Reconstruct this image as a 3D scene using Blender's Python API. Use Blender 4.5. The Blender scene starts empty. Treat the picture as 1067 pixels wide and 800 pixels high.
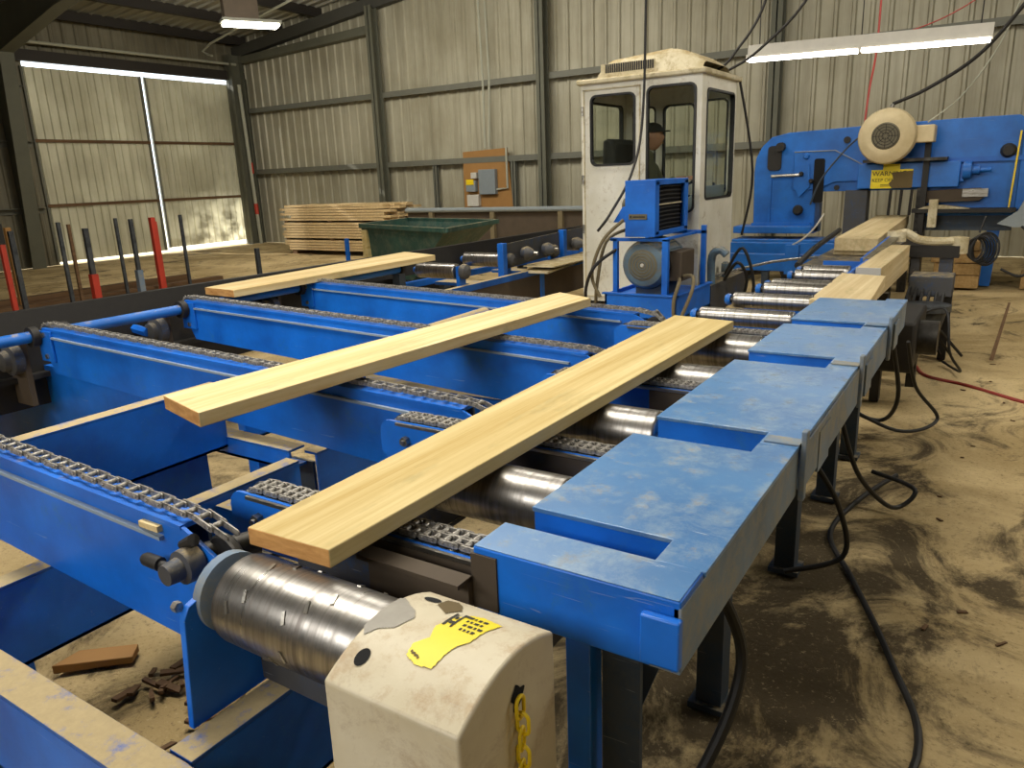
import bpy, bmesh, math, random
from mathutils import Vector, Matrix, noise
from mathutils.geometry import tessellate_polygon
random.seed(7)
PI = math.pi
COL = bpy.context.scene.collection

# ------------------------------------------------------------------ materials
def new_mat(name):
    m = bpy.data.materials.new(name); m.use_nodes = True
    nt = m.node_tree; nt.nodes.clear()
    out = nt.nodes.new('ShaderNodeOutputMaterial'); b = nt.nodes.new('ShaderNodeBsdfPrincipled')
    nt.links.new(b.outputs[0], out.inputs[0])
    return m, nt, b
def N(nt, t, **k):
    n = nt.nodes.new(t)
    for a, v in k.items(): setattr(n, a, v)
    return n
def rgb(h):
    h = h.lstrip('#'); c = [int(h[i:i+2], 16)/255 for i in (0, 2, 4)]
    return tuple(x/12.92 if x <= .04045 else ((x+.055)/1.055)**2.4 for x in c) + (1,)
def noise_tex(nt, scale=5, detail=4, rough=.55, stretch=(1,1,1), world=False, dist=0):
    if world:
        g = N(nt, 'ShaderNodeNewGeometry'); src = g.outputs['Position']
    else:
        tc = N(nt, 'ShaderNodeTexCoord'); src = tc.outputs['Object']
    mp = N(nt, 'ShaderNodeMapping'); mp.inputs['Scale'].default_value = stretch
    nt.links.new(src, mp.inputs['Vector'])
    n = N(nt, 'ShaderNodeTexNoise'); n.inputs['Scale'].default_value = scale
    n.inputs['Detail'].default_value = detail; n.inputs['Roughness'].default_value = rough
    n.inputs['Distortion'].default_value = dist
    nt.links.new(mp.outputs[0], n.inputs['Vector'])
    return n
def ramp(nt, src, stops):
    r = N(nt, 'ShaderNodeValToRGB'); e = r.color_ramp.elements
    while len(e) > 1: e.remove(e[-1])
    e[0].position = stops[0][0]; e[0].color = stops[0][1]
    for p, c in stops[1:]:
        x = e.new(p); x.color = c
    nt.links.new(src, r.inputs[0]); return r
def mix(nt, fac, a, b, mode='MIX'):
    m = N(nt, 'ShaderNodeMix', data_type='RGBA', blend_type=mode)
    if isinstance(fac, (int, float)): m.inputs[0].default_value = fac
    else: nt.links.new(fac, m.inputs[0])
    for i, v in ((6, a), (7, b)):
        if isinstance(v, tuple): m.inputs[i].default_value = v
        else: nt.links.new(v, m.inputs[i])
    return m.outputs[2]
def math_n(nt, op, a, b=None):
    m = N(nt, 'ShaderNodeMath', operation=op); m.use_clamp = True
    for i, v in ((0, a), (1, b)):
        if v is None: continue
        if isinstance(v, (int, float)): m.inputs[i].default_value = v
        else: nt.links.new(v, m.inputs[i])
    return m.outputs[0]
def bump(nt, b, src, strength=.3, dist=.01):
    n = N(nt, 'ShaderNodeBump'); n.inputs['Strength'].default_value = strength; n.inputs['Distance'].default_value = dist
    nt.links.new(src, n.inputs['Height']); nt.links.new(n.outputs[0], b.inputs['Normal'])

W1, B0 = (1,1,1,1), (0,0,0,1)
def paint(name, base, dark, dust=.5, worn=None, worn_amt=.35, rough=.42, scratch=.5, dust_col=rgb('#b3a077'), spec=.5):
    """painted steel: uneven colour, scratches, worn spots, sawdust lying on the faces that look up"""
    m, nt, b = new_mat(name)
    n1 = noise_tex(nt, 3.0, 5, .6)
    c = mix(nt, ramp(nt, n1.outputs[0], [(.35, B0), (.7, W1)]).outputs[0], base, dark)
    n2 = noise_tex(nt, 14, 6, .75)
    if worn:
        n3 = noise_tex(nt, 7, 9, .82, dist=.3)
        f = ramp(nt, n3.outputs[0], [(.60-worn_amt*.35, B0), (.74-worn_amt*.3, W1)]).outputs[0]
        c = mix(nt, math_n(nt, 'MULTIPLY', f, .8), c, worn)
    sc = noise_tex(nt, 9, 3, .5, stretch=(.6, 14, 14), dist=1.2)
    f = ramp(nt, sc.outputs[0], [(.70, B0), (.74, W1)]).outputs[0]
    c = mix(nt, math_n(nt, 'MULTIPLY', f, scratch*.6), c, rgb('#c9cfd2'))
    if dust > 0:
        g = N(nt, 'ShaderNodeNewGeometry'); sp = N(nt, 'ShaderNodeSeparateXYZ'); nt.links.new(g.outputs['Normal'], sp.inputs[0])
        up = ramp(nt, sp.outputs[2], [(.45, B0), (.85, W1)]).outputs[0]
        thr = .78 - dust*.43
        f = ramp(nt, n2.outputs[0], [(max(.02, thr-.10), B0), (thr+.12, W1)]).outputs[0]
        f = math_n(nt, 'MULTIPLY', up, f)
        n5 = noise_tex(nt, 38, 5, .8)
        dc = mix(nt, n5.outputs[0], dust_col, tuple(x*.62 for x in dust_col[:3])+(1,))
        c = mix(nt, f, c, dc)
        r = N(nt, 'ShaderNodeMix', data_type='FLOAT'); nt.links.new(f, r.inputs[0]); r.inputs[2].default_value = rough; r.inputs[3].default_value = .95
        nt.links.new(r.outputs[0], b.inputs['Roughness'])
    else: b.inputs['Roughness'].default_value = rough
    nt.links.new(c, b.inputs['Base Color'])
    b.inputs['Specular IOR Level'].default_value = spec
    bump(nt, b, n2.outputs[0], .12, .004)
    return m
def metal(name, c1, c2, rough=.32, metallic=.9, scale=8, stretch=(1,1,1), bmp=.08):
    m, nt, b = new_mat(name)
    n = noise_tex(nt, scale, 6, .65, stretch=stretch)
    nt.links.new(mix(nt, ramp(nt, n.outputs[0], [(.35, B0), (.68, W1)]).outputs[0], c1, c2), b.inputs['Base Color'])
    b.inputs['Metallic'].default_value = metallic
    rr = ramp(nt, n.outputs[0], [(.3, (rough*.75,)*3+(1,)), (.75, (min(1, rough*1.6),)*3+(1,))])
    nt.links.new(rr.outputs[0], b.inputs['Roughness'])
    bump(nt, b, n.outputs[0], bmp, .004)
    return m
def simple(name, c, rough=.7, metallic=0, var=.25, scale=10, emit=0):
    m, nt, b = new_mat(name)
    n = noise_tex(nt, scale, 5, .6)
    d = tuple(x*(1-var) for x in c[:3]) + (1,)
    nt.links.new(mix(nt, n.outputs[0], c, d), b.inputs['Base Color'])
    b.inputs['Roughness'].default_value = rough; b.inputs['Metallic'].default_value = metallic
    if emit:
        b.inputs['Emission Color'].default_value = c; b.inputs['Emission Strength'].default_value = emit
    bump(nt, b, n.outputs[0], .1, .004)
    return m
def wood(name, light, dark, grain=(16, .35, 16), knots=True, rough=.75):
    m, nt, b = new_mat(name)
    g = noise_tex(nt, 1.6, 6, .62, stretch=grain, dist=.35)
    c = mix(nt, ramp(nt, g.outputs[0], [(.32, W1), (.70, B0)]).outputs[0], light, dark)
    big = noise_tex(nt, 1.0, 3, .5, stretch=(3, .8, 3))
    c = mix(nt, math_n(nt, 'MULTIPLY', ramp(nt, big.outputs[0], [(.5, B0), (.72, W1)]).outputs[0], .5), c, dark)
    fine = noise_tex(nt, 30, 3, .6, stretch=(6, .5, 6))
    c = mix(nt, .22, c, mix(nt, fine.outputs[0], dark, light))
    if knots:
        tc = N(nt, 'ShaderNodeTexCoord'); mp = N(nt, 'ShaderNodeMapping'); mp.inputs['Scale'].default_value = (4.2, 1.7, 0)
        nt.links.new(tc.outputs['Object'], mp.inputs[0])
        v = N(nt, 'ShaderNodeTexVoronoi'); v.inputs['Scale'].default_value = 1.0; v.inputs['Randomness'].default_value = 1
        nt.links.new(mp.outputs[0], v.inputs['Vector'])
        f = ramp(nt, v.outputs['Distance'], [(.035, W1), (.10, B0)]).outputs[0]
        c = mix(nt, math_n(nt, 'MULTIPLY', f, .55), c, tuple(x*.35 for x in dark[:3])+(1,))
        st = noise_tex(nt, 2.2, 5, .7, stretch=(3, .9, 2))
        f = ramp(nt, st.outputs[0], [(.56, B0), (.72, W1)]).outputs[0]
        c = mix(nt, math_n(nt, 'MULTIPLY', f, .5), c, rgb('#8b8458'))
    nt.links.new(c, b.inputs['Base Color']); b.inputs['Roughness'].default_value = rough
    b.inputs['Specular IOR Level'].default_value = .25
    bump(nt, b, g.outputs[0], .15, .003)
    return m

M = {}
BLUE, BLUED = rgb('#1472dc'), rgb('#0e55b0')
M['blue'] = paint('blue_paint', BLUE, BLUED, dust=.25, worn=rgb('#2f6fae'), worn_amt=.1, scratch=.35)
M['blue_dusty'] = paint('blue_paint_dusty', rgb('#1264bf'), rgb('#0b4590'), dust=1.0, worn=rgb('#2b5b8e'), worn_amt=.1, dust_col=rgb('#bda97e'))
M['blue_top'] = paint('worn_table_blue', rgb('#5381b0'), rgb('#446fa0'), dust=.30, worn=rgb('#8299ae'), worn_amt=.35, rough=.30, scratch=1.0, dust_col=rgb('#a09a88'))
M['blue_side'] = paint('dirty_side_blue', rgb('#7288a0'), rgb('#5a6877'), dust=.3, worn=rgb('#8b8879'), worn_amt=.45, rough=.6)
M['blue_grimy'] = paint('grimy_blue', rgb('#1d4f86'), rgb('#1c2a33'), dust=.6, worn=rgb('#4a4436'), worn_amt=.9, rough=.6)
M['blue_saw'] = paint('saw_blue', rgb('#1c6cc4'), rgb('#1456a2'), dust=.4, worn=rgb('#2a5f96'), worn_amt=.1, scratch=.3)
M['dark_blue'] = paint('dark_blue_steel', rgb('#27425c'), rgb('#1b2833'), dust=.5, worn=rgb('#3e4347'), worn_amt=.7, rough=.6)
M['cream'] = paint('cream_paint', rgb('#cfc6ad'), rgb('#b5a684'), dust=.45, worn=rgb('#a6937a'), worn_amt=.25, rough=.5, dust_col=rgb('#c0a684'), scratch=.3)
M['cab_white'] = paint('cab_white_paint', rgb('#e3e0d2'), rgb('#cfcab6'), dust=.6, worn=rgb('#9c8a63'), worn_amt=.15, rough=.5, scratch=.2)
M['cab_cream'] = paint('dusty_roof_cream', rgb('#d3c9ab'), rgb('#b3a681'), dust=.7, worn=rgb('#8f7c50'), worn_amt=.3, rough=.7, dust_col=rgb('#b39c6c'))
M['green'] = paint('green_paint', rgb('#2c574d'), rgb('#20413a'), dust=.6, worn=rgb('#5c6656'), worn_amt=.4, rough=.55)
M['steel'] = metal('worn_steel', rgb('#b9b6ad'), rgb('#7d776b'), .3, .95, 6, (1, 6, 6))
M['roller'] = metal('polished_roller', rgb('#a5a29c'), rgb('#6d6761'), .30, .95, 5, (9, .25, .25), .02)
M['dark_steel'] = metal('dark_steel', rgb('#4d4a45'), rgb('#2a2825'), .45, .8)
M['chain'] = metal('chain_steel', rgb('#b5b0a6'), rgb('#4f4a42'), .36, .45, 45)
M['black'] = simple('black_rubber', rgb('#1b1a18'), .55)
M['hole'] = simple('black_opening', rgb('#050505'), .9)
M['strip_grey'] = simple('worn_grey_primer', rgb('#a39d90'), .6, 0, .4, 30)
M['strip'] = simple('dusty_strip', rgb('#93a4b4'), .5, 0, .3, 20)
M['grease'] = simple('greasy_dark', rgb('#2d2a26'), .6, .2, .5, 25)
M['brown_steel'] = simple('brown_grimy_steel', rgb('#5a4d3d'), .8, .1, .5, 6)
M['red'] = simple('red_paint', rgb('#c8402c'), .55, 0, .35, 12)
M['post_grey'] = metal('grey_post_steel', rgb('#5b5f62'), rgb('#3a3c3f'), .5, .6)
M['yellow'] = simple('yellow_plastic', rgb('#f0cf18'), .4, 0, .1)
M['sticker'] = simple('yellow_sticker', rgb('#efd81e'), .5, 0, .15, 30)
M['sign_grime'] = simple('grimy_sign', rgb('#6b5a36'), .8, 0, .3, 20)
M['ink'] = simple('black_ink', rgb('#2b2716'), .7)
M['board'] = wood('fresh_board', rgb('#e4d3a6'), rgb('#c3a468'))
M['board_y'] = wood('fresh_board_yellow', rgb('#d8c692'), rgb('#ad9150'))
M['board_end'] = wood('board_end_grain', rgb('#d9a868'), rgb('#a8743f'), (8, 8, 30), False)
M['timber'] = wood('sawn_timber', rgb('#dccba2'), rgb('#b8a072'))
M['stack_wood'] = wood('weathered_boards', rgb('#dcc496'), rgb('#a98d60'), knots=False)
M['old_wood'] = wood('old_brown_wood', rgb('#7b5f42'), rgb('#503b28'), knots=False)
M['white_end'] = simple('white_end_paint', rgb('#c9c7c0'), .7, 0, .12)
M['plywood'] = simple('plywood', rgb('#a87b42'), .75, 0, .3, 4)
M['grey_box'] = simple('grey_enamel', rgb('#8b9395'), .5, .1, .2)
M['offwhite'] = simple('offwhite_plastic', rgb('#cfcabd'), .5)
M['motor_grey'] = paint('motor_blue_grey', rgb('#5d7686'), rgb('#46545c'), dust=.7, worn=rgb('#6b6453'), worn_amt=.3, rough=.5)
M['grille'] = simple('dusty_grille', rgb('#77705a'), .7, .2, .4, 20)
M['motor_cream'] = paint('motor_cream', rgb('#d3c29b'), rgb('#b7a57c'), dust=.6, rough=.6, dust_col=rgb('#bca77a'))
M['hose_tan'] = simple('dusty_hose', rgb('#7d7052'), .8, 0, .4, 20)
M['red_hose'] = simple('red_hose', rgb('#a33d34'), .6, 0, .3, 10)
M['skin'] = simple('skin', rgb('#b98a6c'), .6, 0, .12)
M['shirt'] = simple('olive_work_shirt', rgb('#5a5a45'), .9, 0, .3)
M['trousers'] = simple('dark_trousers', rgb('#2c3038'), .9)
M['cap'] = simple('dark_cap', rgb('#2d2d28'), .9)
M['seat'] = simple('dark_seat_cloth', rgb('#33332f'), .9)
M['girt'] = simple('galvanised_beam', rgb('#77776a'), .6, .25, .3, 3)
M['column'] = simple('dark_column', rgb('#6a6a5a'), .65, .15, .35, 3)
M['roof_beam'] = simple('roof_beam_grey', rgb('#4b4a42'), .7, .1, .3, 2)
M['purlin'] = simple('dark_purlin', rgb('#35302a'), .7, .1, .3, 2)
M['roof'] = simple('roof_sheet', rgb('#a8a79a'), .6, .1, .25, 1.5)
M['pipe_white'] = simple('pale_pipe', rgb('#b3b39f'), .5)
M['pine_block'] = wood('lumber_block', rgb('#bb9c6a'), rgb('#8a6b3e'), knots=False)

def wall_mat(name, a, bcol, streak):
    m, nt, b = new_mat(name)
    n = noise_tex(nt, .7, 5, .6, world=True)
    s = noise_tex(nt, 3, 5, .7, stretch=(2.2, 2.2, .12), world=True)
    c = mix(nt, ramp(nt, n.outputs[0], [(.35, B0), (.7, W1)]).outputs[0], a, bcol)
    c = mix(nt, math_n(nt, 'MULTIPLY', ramp(nt, s.outputs[0], [(.45, B0), (.75, W1)]).outputs[0], .7), c, streak)
    nt.links.new(c, b.inputs['Base Color']); b.inputs['Roughness'].default_value = .55; b.inputs['Metallic'].default_value = .15
    return m
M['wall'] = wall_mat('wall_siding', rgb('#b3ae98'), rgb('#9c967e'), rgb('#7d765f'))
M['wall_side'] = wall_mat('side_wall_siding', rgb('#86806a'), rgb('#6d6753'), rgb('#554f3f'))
M['door'] = wall_mat('door_siding', rgb('#c3bfa6'), rgb('#aca78c'), rgb('#8b8569'))

def translucent(m, col, amt):
    nt = m.node_tree; b = [n for n in nt.nodes if n.type == 'BSDF_PRINCIPLED'][0]; nt.links.remove(b.outputs[0].links[0]); out = [n for n in nt.nodes if n.type == 'OUTPUT_MATERIAL'][0]
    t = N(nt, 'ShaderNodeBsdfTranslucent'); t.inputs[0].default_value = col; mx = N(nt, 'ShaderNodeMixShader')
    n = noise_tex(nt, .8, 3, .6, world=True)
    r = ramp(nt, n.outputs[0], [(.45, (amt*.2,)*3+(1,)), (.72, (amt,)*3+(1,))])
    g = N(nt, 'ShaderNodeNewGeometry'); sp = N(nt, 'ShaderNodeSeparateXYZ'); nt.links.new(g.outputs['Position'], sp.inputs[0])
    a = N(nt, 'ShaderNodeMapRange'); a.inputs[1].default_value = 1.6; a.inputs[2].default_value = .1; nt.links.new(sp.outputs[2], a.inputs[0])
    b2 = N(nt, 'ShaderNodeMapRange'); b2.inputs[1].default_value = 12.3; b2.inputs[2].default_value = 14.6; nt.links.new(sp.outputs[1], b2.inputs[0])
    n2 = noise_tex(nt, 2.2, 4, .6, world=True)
    k = math_n(nt, 'MULTIPLY', math_n(nt, 'MULTIPLY', a.outputs[0], b2.outputs[0]), ramp(nt, n2.outputs[0], [(.35, B0), (.62, W1)]).outputs[0])  # sun glow low at the far end, painted as a patch of stronger translucency
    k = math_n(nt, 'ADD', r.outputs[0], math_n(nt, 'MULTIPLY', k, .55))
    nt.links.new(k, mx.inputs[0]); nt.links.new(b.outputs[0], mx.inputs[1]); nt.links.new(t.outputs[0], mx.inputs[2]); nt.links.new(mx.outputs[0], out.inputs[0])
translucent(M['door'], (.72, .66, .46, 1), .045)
def floor_mat():
    m, nt, b = new_mat('sawdust_floor')
    a = noise_tex(nt, .9, 6, .62, world=True, dist=.8)
    c = mix(nt, ramp(nt, a.outputs[0], [(.38, B0), (.62, W1)]).outputs[0], rgb('#cbb486'), rgb('#a38d62'))
    # darker swept/trodden patches, thickened under and beside the tables to paint in their shade
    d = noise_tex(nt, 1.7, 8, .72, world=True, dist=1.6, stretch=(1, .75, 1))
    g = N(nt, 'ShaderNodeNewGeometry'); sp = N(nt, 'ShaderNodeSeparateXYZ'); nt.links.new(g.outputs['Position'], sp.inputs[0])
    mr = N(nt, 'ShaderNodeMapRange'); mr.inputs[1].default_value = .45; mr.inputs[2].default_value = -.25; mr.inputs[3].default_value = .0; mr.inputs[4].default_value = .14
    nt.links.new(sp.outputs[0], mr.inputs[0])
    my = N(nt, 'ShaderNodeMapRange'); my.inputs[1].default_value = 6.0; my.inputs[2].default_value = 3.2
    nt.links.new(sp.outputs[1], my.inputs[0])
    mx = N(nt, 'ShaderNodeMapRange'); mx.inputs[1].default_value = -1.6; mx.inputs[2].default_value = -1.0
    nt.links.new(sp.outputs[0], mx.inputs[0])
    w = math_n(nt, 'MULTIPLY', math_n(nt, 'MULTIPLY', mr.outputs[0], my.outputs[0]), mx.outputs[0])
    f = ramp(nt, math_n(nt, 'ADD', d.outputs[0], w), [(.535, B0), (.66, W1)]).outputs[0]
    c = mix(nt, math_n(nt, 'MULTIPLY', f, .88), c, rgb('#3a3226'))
    s = noise_tex(nt, 6, 7, .75, world=True, dist=.5)
    f = ramp(nt, s.outputs[0], [(.60, B0), (.70, W1)]).outputs[0]
    c = mix(nt, math_n(nt, 'MULTIPLY', f, .5), c, rgb('#4c4130'))
    k = noise_tex(nt, 55, 5, .7, world=True)
    c = mix(nt, math_n(nt, 'MULTIPLY', ramp(nt, k.outputs[0], [(.56, B0), (.68, W1)]).outputs[0], .55), c, rgb('#4a3b26'))
    c = mix(nt, math_n(nt, 'MULTIPLY', ramp(nt, k.outputs[0], [(.30, W1), (.42, B0)]).outputs[0], .35), c, rgb('#d8c394'))
    nt.links.new(c, b.inputs['Base Color']); b.inputs['Roughness'].default_value = .92; b.inputs['Specular IOR Level'].default_value = .15
    h = math_n(nt, 'ADD', math_n(nt, 'MULTIPLY', s.outputs[0], .8), math_n(nt, 'MULTIPLY', k.outputs[0], .25))
    bump(nt, b, h, .7, .03)
    return m
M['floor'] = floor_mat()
def glass_mat():
    m = bpy.data.materials.new('cab_glass'); m.use_nodes = True; nt = m.node_tree; nt.nodes.clear()
    out = N(nt, 'ShaderNodeOutputMaterial'); mx = N(nt, 'ShaderNodeMixShader'); t = N(nt, 'ShaderNodeBsdfTransparent'); g = N(nt, 'ShaderNodeBsdfGlossy')
    t.inputs[0].default_value = (.93, .95, .92, 1); g.inputs['Roughness'].default_value = .08; g.inputs[0].default_value = (.9, .95, .9, 1)
    n = noise_tex(nt, 5, 4, .6); r = ramp(nt, n.outputs[0], [(.3, (.04,)*3+(1,)), (.8, (.10,)*3+(1,))])
    nt.links.new(r.outputs[0], mx.inputs[0]); nt.links.new(t.outputs[0], mx.inputs[1]); nt.links.new(g.outputs[0], mx.inputs[2]); nt.links.new(mx.outputs[0], out.inputs[0])
    return m
M['glass'] = glass_mat()
def emit_mat(name, c, s):
    m, nt, b = new_mat(name); b.inputs['Base Color'].default_value = c
    b.inputs['Emission Color'].default_value = c; b.inputs['Emission Strength'].default_value = s; return m
M['tube'] = emit_mat('lit_tube', (1, .96, .84, 1), 14)
M['lamp'] = emit_mat('lit_lamp', (1, .93, .75, 1), 22)

# ------------------------------------------------------------------ mesh helpers
def wloc(o):
    v = Vector((0, 0, 0))
    while o is not None: v += o.location; o = o.parent
    return v
class MB:
    def __init__(s): s.v = []; s.f = []; s.xf = None
    def add(s, vs, fs):
        o = len(s.v)
        vs = [Vector(v) for v in vs]
        if s.xf is not None: vs = [s.xf @ v for v in vs]
        s.v += vs; s.f += [tuple(i+o for i in f) for f in fs]
        return s
    def box(s, x0, x1, y0, y1, z0, z1):
        v = [(x0,y0,z0),(x1,y0,z0),(x1,y1,z0),(x0,y1,z0),(x0,y0,z1),(x1,y0,z1),(x1,y1,z1),(x0,y1,z1)]
        return s.add(v, [(0,3,2,1),(4,5,6,7),(0,1,5,4),(1,2,6,5),(2,3,7,6),(3,0,4,7)])
    def hexa(s, b, t):  # bottom 4, top 4 points ccw
        return s.add(list(b)+list(t), [(0,3,2,1),(4,5,6,7),(0,1,5,4),(1,2,6,5),(2,3,7,6),(3,0,4,7)])
    def beam(s, p0, p1, w, h, up=(0,0,1)):
        p0, p1 = Vector(p0), Vector(p1); d = (p1-p0).normalized(); r = d.cross(Vector(up))
        if r.length < 1e-4: r = Vector((1,0,0))
        r.normalize(); u = r.cross(d); r *= w/2; u *= h/2
        q = lambda p: [p-r-u, p+r-u, p+r+u, p-r+u]
        return s.add(q(p0)+q(p1), [(0,3,2,1),(4,5,6,7),(0,1,5,4),(1,2,6,5),(2,3,7,6),(3,0,4,7)])
    def cyl(s, p0, p1, r, n=20, r1=None, caps=True, prof=None):
        return s.lathe(p0, p1, prof or [(0, r), (1, r if r1 is None else r1)], n, caps)
    def lathe(s, p0, p1, prof, n=24, caps=True):
        p0, p1 = Vector(p0), Vector(p1); d = p1-p0; L = d.length; d = d/L
        a = d.orthogonal().normalized(); b = d.cross(a)
        vs = []; fs = []
        for t, r in prof:
            for k in range(n):
                th = 2*PI*k/n; vs.append(p0 + d*L*t + (a*math.cos(th)+b*math.sin(th))*r)
        for i in range(len(prof)-1):
            for k in range(n):
                k2 = (k+1) % n; fs.append((i*n+k, i*n+k2, (i+1)*n+k2, (i+1)*n+k))
        if caps: fs.append(tuple(range(n-1, -1, -1))); fs.append(tuple((len(prof)-1)*n+k for k in range(n)))
        return s.add(vs, fs)
    def tube(s, pts, r, n=8, sub=6):
        P = [Vector(p) for p in pts]
        if sub > 1 and len(P) > 2:
            Q = []
            for i in range(len(P)-1):
                p0 = P[max(i-1, 0)]; p1 = P[i]; p2 = P[i+1]; p3 = P[min(i+2, len(P)-1)]
                for k in range(sub):
                    t = k/sub; Q.append(.5*((2*p1)+(-p0+p2)*t+(2*p0-5*p1+4*p2-p3)*t*t+(-p0+3*p1-3*p2+p3)*t**3))
            Q.append(P[-1]); P = Q
        vs = []; fs = []; a = None
        for i, p in enumerate(P):
            d = (P[min(i+1, len(P)-1)]-P[max(i-1, 0)]).normalized()
            a = d.orthogonal().normalized() if a is None else (a - d*a.dot(d)).normalized()
            b = d.cross(a)
            for k in range(n):
                th = 2*PI*k/n; vs.append(p+(a*math.cos(th)+b*math.sin(th))*r)
        for i in range(len(P)-1):
            for k in range(n):
                k2 = (k+1) % n; fs.append((i*n+k, i*n+k2, (i+1)*n+k2, (i+1)*n+k))
        fs.append(tuple(range(n-1, -1, -1))); fs.append(tuple((len(P)-1)*n+k for k in range(n)))
        return s.add(vs, fs)
    def plate(s, outer, axis, a0, a1, holes=()):
        """flat plate with holes: 2-D loops in the two axes other than `axis`, from a0 to a1 along it"""
        loops = [list(outer)] + [list(h) for h in holes]
        flat = [p for l in loops for p in l]
        tris = tessellate_polygon([[Vector((p[0], p[1], 0)) for p in l] for l in loops])
        def q(p, a):
            return {'x': (a, p[0], p[1]), 'y': (p[0], a, p[1]), 'z': (p[0], p[1], a)}[axis]
        n = len(flat); vs = [q(p, a0) for p in flat] + [q(p, a1) for p in flat]; fs = []
        for t in tris: fs.append(tuple(t)); fs.append(tuple(i+n for i in reversed(t)))
        o = 0
        for l in loops:
            m = len(l)
            for i in range(m):
                j = (i+1) % m; fs.append((o+i, o+j, n+o+j, n+o+i))
            o += m
        return s.add(vs, fs)
    def build(s, name, mat, parent=None, bevel=0, smooth=30, origin=None, seg=2):
        me = bpy.data.meshes.new(name)
        if parent is not None: base = wloc(parent)
        elif origin is not None: base = Vector(origin)
        else: base = Vector((0, 0, 0))
        me.from_pydata([v-base for v in s.v], [], s.f)
        bm = bmesh.new(); bm.from_mesh(me); bmesh.ops.recalc_face_normals(bm, faces=bm.faces); bm.to_mesh(me); bm.free()
        mats = mat if isinstance(mat, (list, tuple)) else [mat]
        for m in mats: me.materials.append(m)
        o = bpy.data.objects.new(name, me); COL.objects.link(o)
        if parent is not None: o.parent = parent
        else: o.location = base
        if smooth:
            me.polygons.foreach_set('use_smooth', [True]*len(me.polygons)); me.set_sharp_from_angle(angle=math.radians(smooth))
        if bevel:
            b = o.modifiers.new('bevel', 'BEVEL'); b.width = bevel; b.segments = seg; b.limit_method = 'ANGLE'; b.angle_limit = math.radians(40)
        return o
def rrect(x0, x1, z0, z1, r, n=4):
    pts = []
    for cx, cz, a0 in ((x1-r, z1-r, 0), (x0+r, z1-r, 90), (x0+r, z0+r, 180), (x1-r, z0+r, 270)):
        for k in range(n+1):
            a = math.radians(a0+90*k/n); pts.append((cx+r*math.cos(a), cz+r*math.sin(a)))
    return pts
def thing(name, label, cat, loc=(0,0,0), group=None):
    o = bpy.data.objects.new(name, None); COL.objects.link(o); o.location = loc; o.empty_display_size = .1
    o['label'] = label; o['category'] = cat
    if group: o['group'] = group
    return o
def tag(o, label, cat, group=None, kind=None):
    o['label'] = label; o['category'] = cat
    if group: o['group'] = group
    if kind: o['kind'] = kind
    return o
def struct(o): o['kind'] = 'structure'; return o
def dup(root, loc, label=None, group=None, rotz=0):
    r = root.copy(); COL.objects.link(r); r.location = loc; r.rotation_euler = (0, 0, rotz)
    if label: r['label'] = label
    if group: r['group'] = group
    for ch in list(root.children):
        c = ch.copy(); COL.objects.link(c); c.parent = r
        for g in ch.children:
            d = g.copy(); COL.objects.link(d); d.parent = c
    return r
def text_mesh(name, body, size, mtx, mat, parent, depth=.0006, align='CENTER'):
    cu = bpy.data.curves.new(name, 'FONT'); cu.body = body; cu.size = size; cu.align_x = align; cu.align_y = 'CENTER'; cu.extrude = depth
    t = bpy.data.objects.new(name, cu); COL.objects.link(t)
    dg = bpy.context.evaluated_depsgraph_get()
    me = bpy.data.meshes.new_from_object(t.evaluated_get(dg)); bpy.data.objects.remove(t)
    me.transform(Matrix.Translation(-wloc(parent)) @ mtx); me.materials.clear(); me.materials.append(mat)
    o = bpy.data.objects.new(name, me); COL.objects.link(o); o.parent = parent; return o

# ================================================================== BUILDING SHELL
WX, WY = -19.0, 15.5            # left wall, back wall
def roof_z(x): return 5.45 + (x-WX)*.105 if x < -4 else 5.45 + 15*.105 - (x+4)*.105
def siding(along0, along1, z0, z1f, pos, axis, name, mat, pitch=.3, flip=1):
    """ribbed sheet: narrow raised ribs every `pitch`, one sheet mesh"""
    prof = []; a = along0
    while a < along1-1e-6:
        for da, d in ((0, 0), (.115*pitch/.3, 0), (.14*pitch/.3, .035), (.185*pitch/.3, .035), (.21*pitch/.3, 0)):
            if a+da < along1: prof.append((a+da, d))
        for da in (.24,):
            pass
        a += pitch
    prof.append((along1, 0))
    vs = []; fs = []
    for p, d in prof:
        for z in (z0, z1f(p) if callable(z1f) else z1f):
            vs.append((p, pos+flip*d, z) if axis == 'x' else (pos+flip*d, p, z))
    for i in range(len(prof)-1): fs.append((2*i, 2*i+2, 2*i+3, 2*i+1))
    m = MB(); m.add(vs, fs)
    return struct(m.build(name, mat, smooth=0))
siding(WX, 9, 0, lambda x: roof_z(x)+.25, WY, 'x', 'wall_back', M['wall'], .3, -1)
D0, D1, DM, DZ = 9.5, 15.2, 12.33, 4.5
m = MB()
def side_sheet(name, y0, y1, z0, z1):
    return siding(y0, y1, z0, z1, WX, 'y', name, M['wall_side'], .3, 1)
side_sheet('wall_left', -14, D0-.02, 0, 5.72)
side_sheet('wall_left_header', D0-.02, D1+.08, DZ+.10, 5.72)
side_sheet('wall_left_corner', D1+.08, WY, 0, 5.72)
siding(-14, WY, 0, 5.9, 9, 'y', 'wall_right', M['wall'], .6, -1)
siding(WX, 9, 0, lambda x: roof_z(x)+.2, -14, 'x', 'wall_front', M['wall'], .6, 1)
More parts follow.
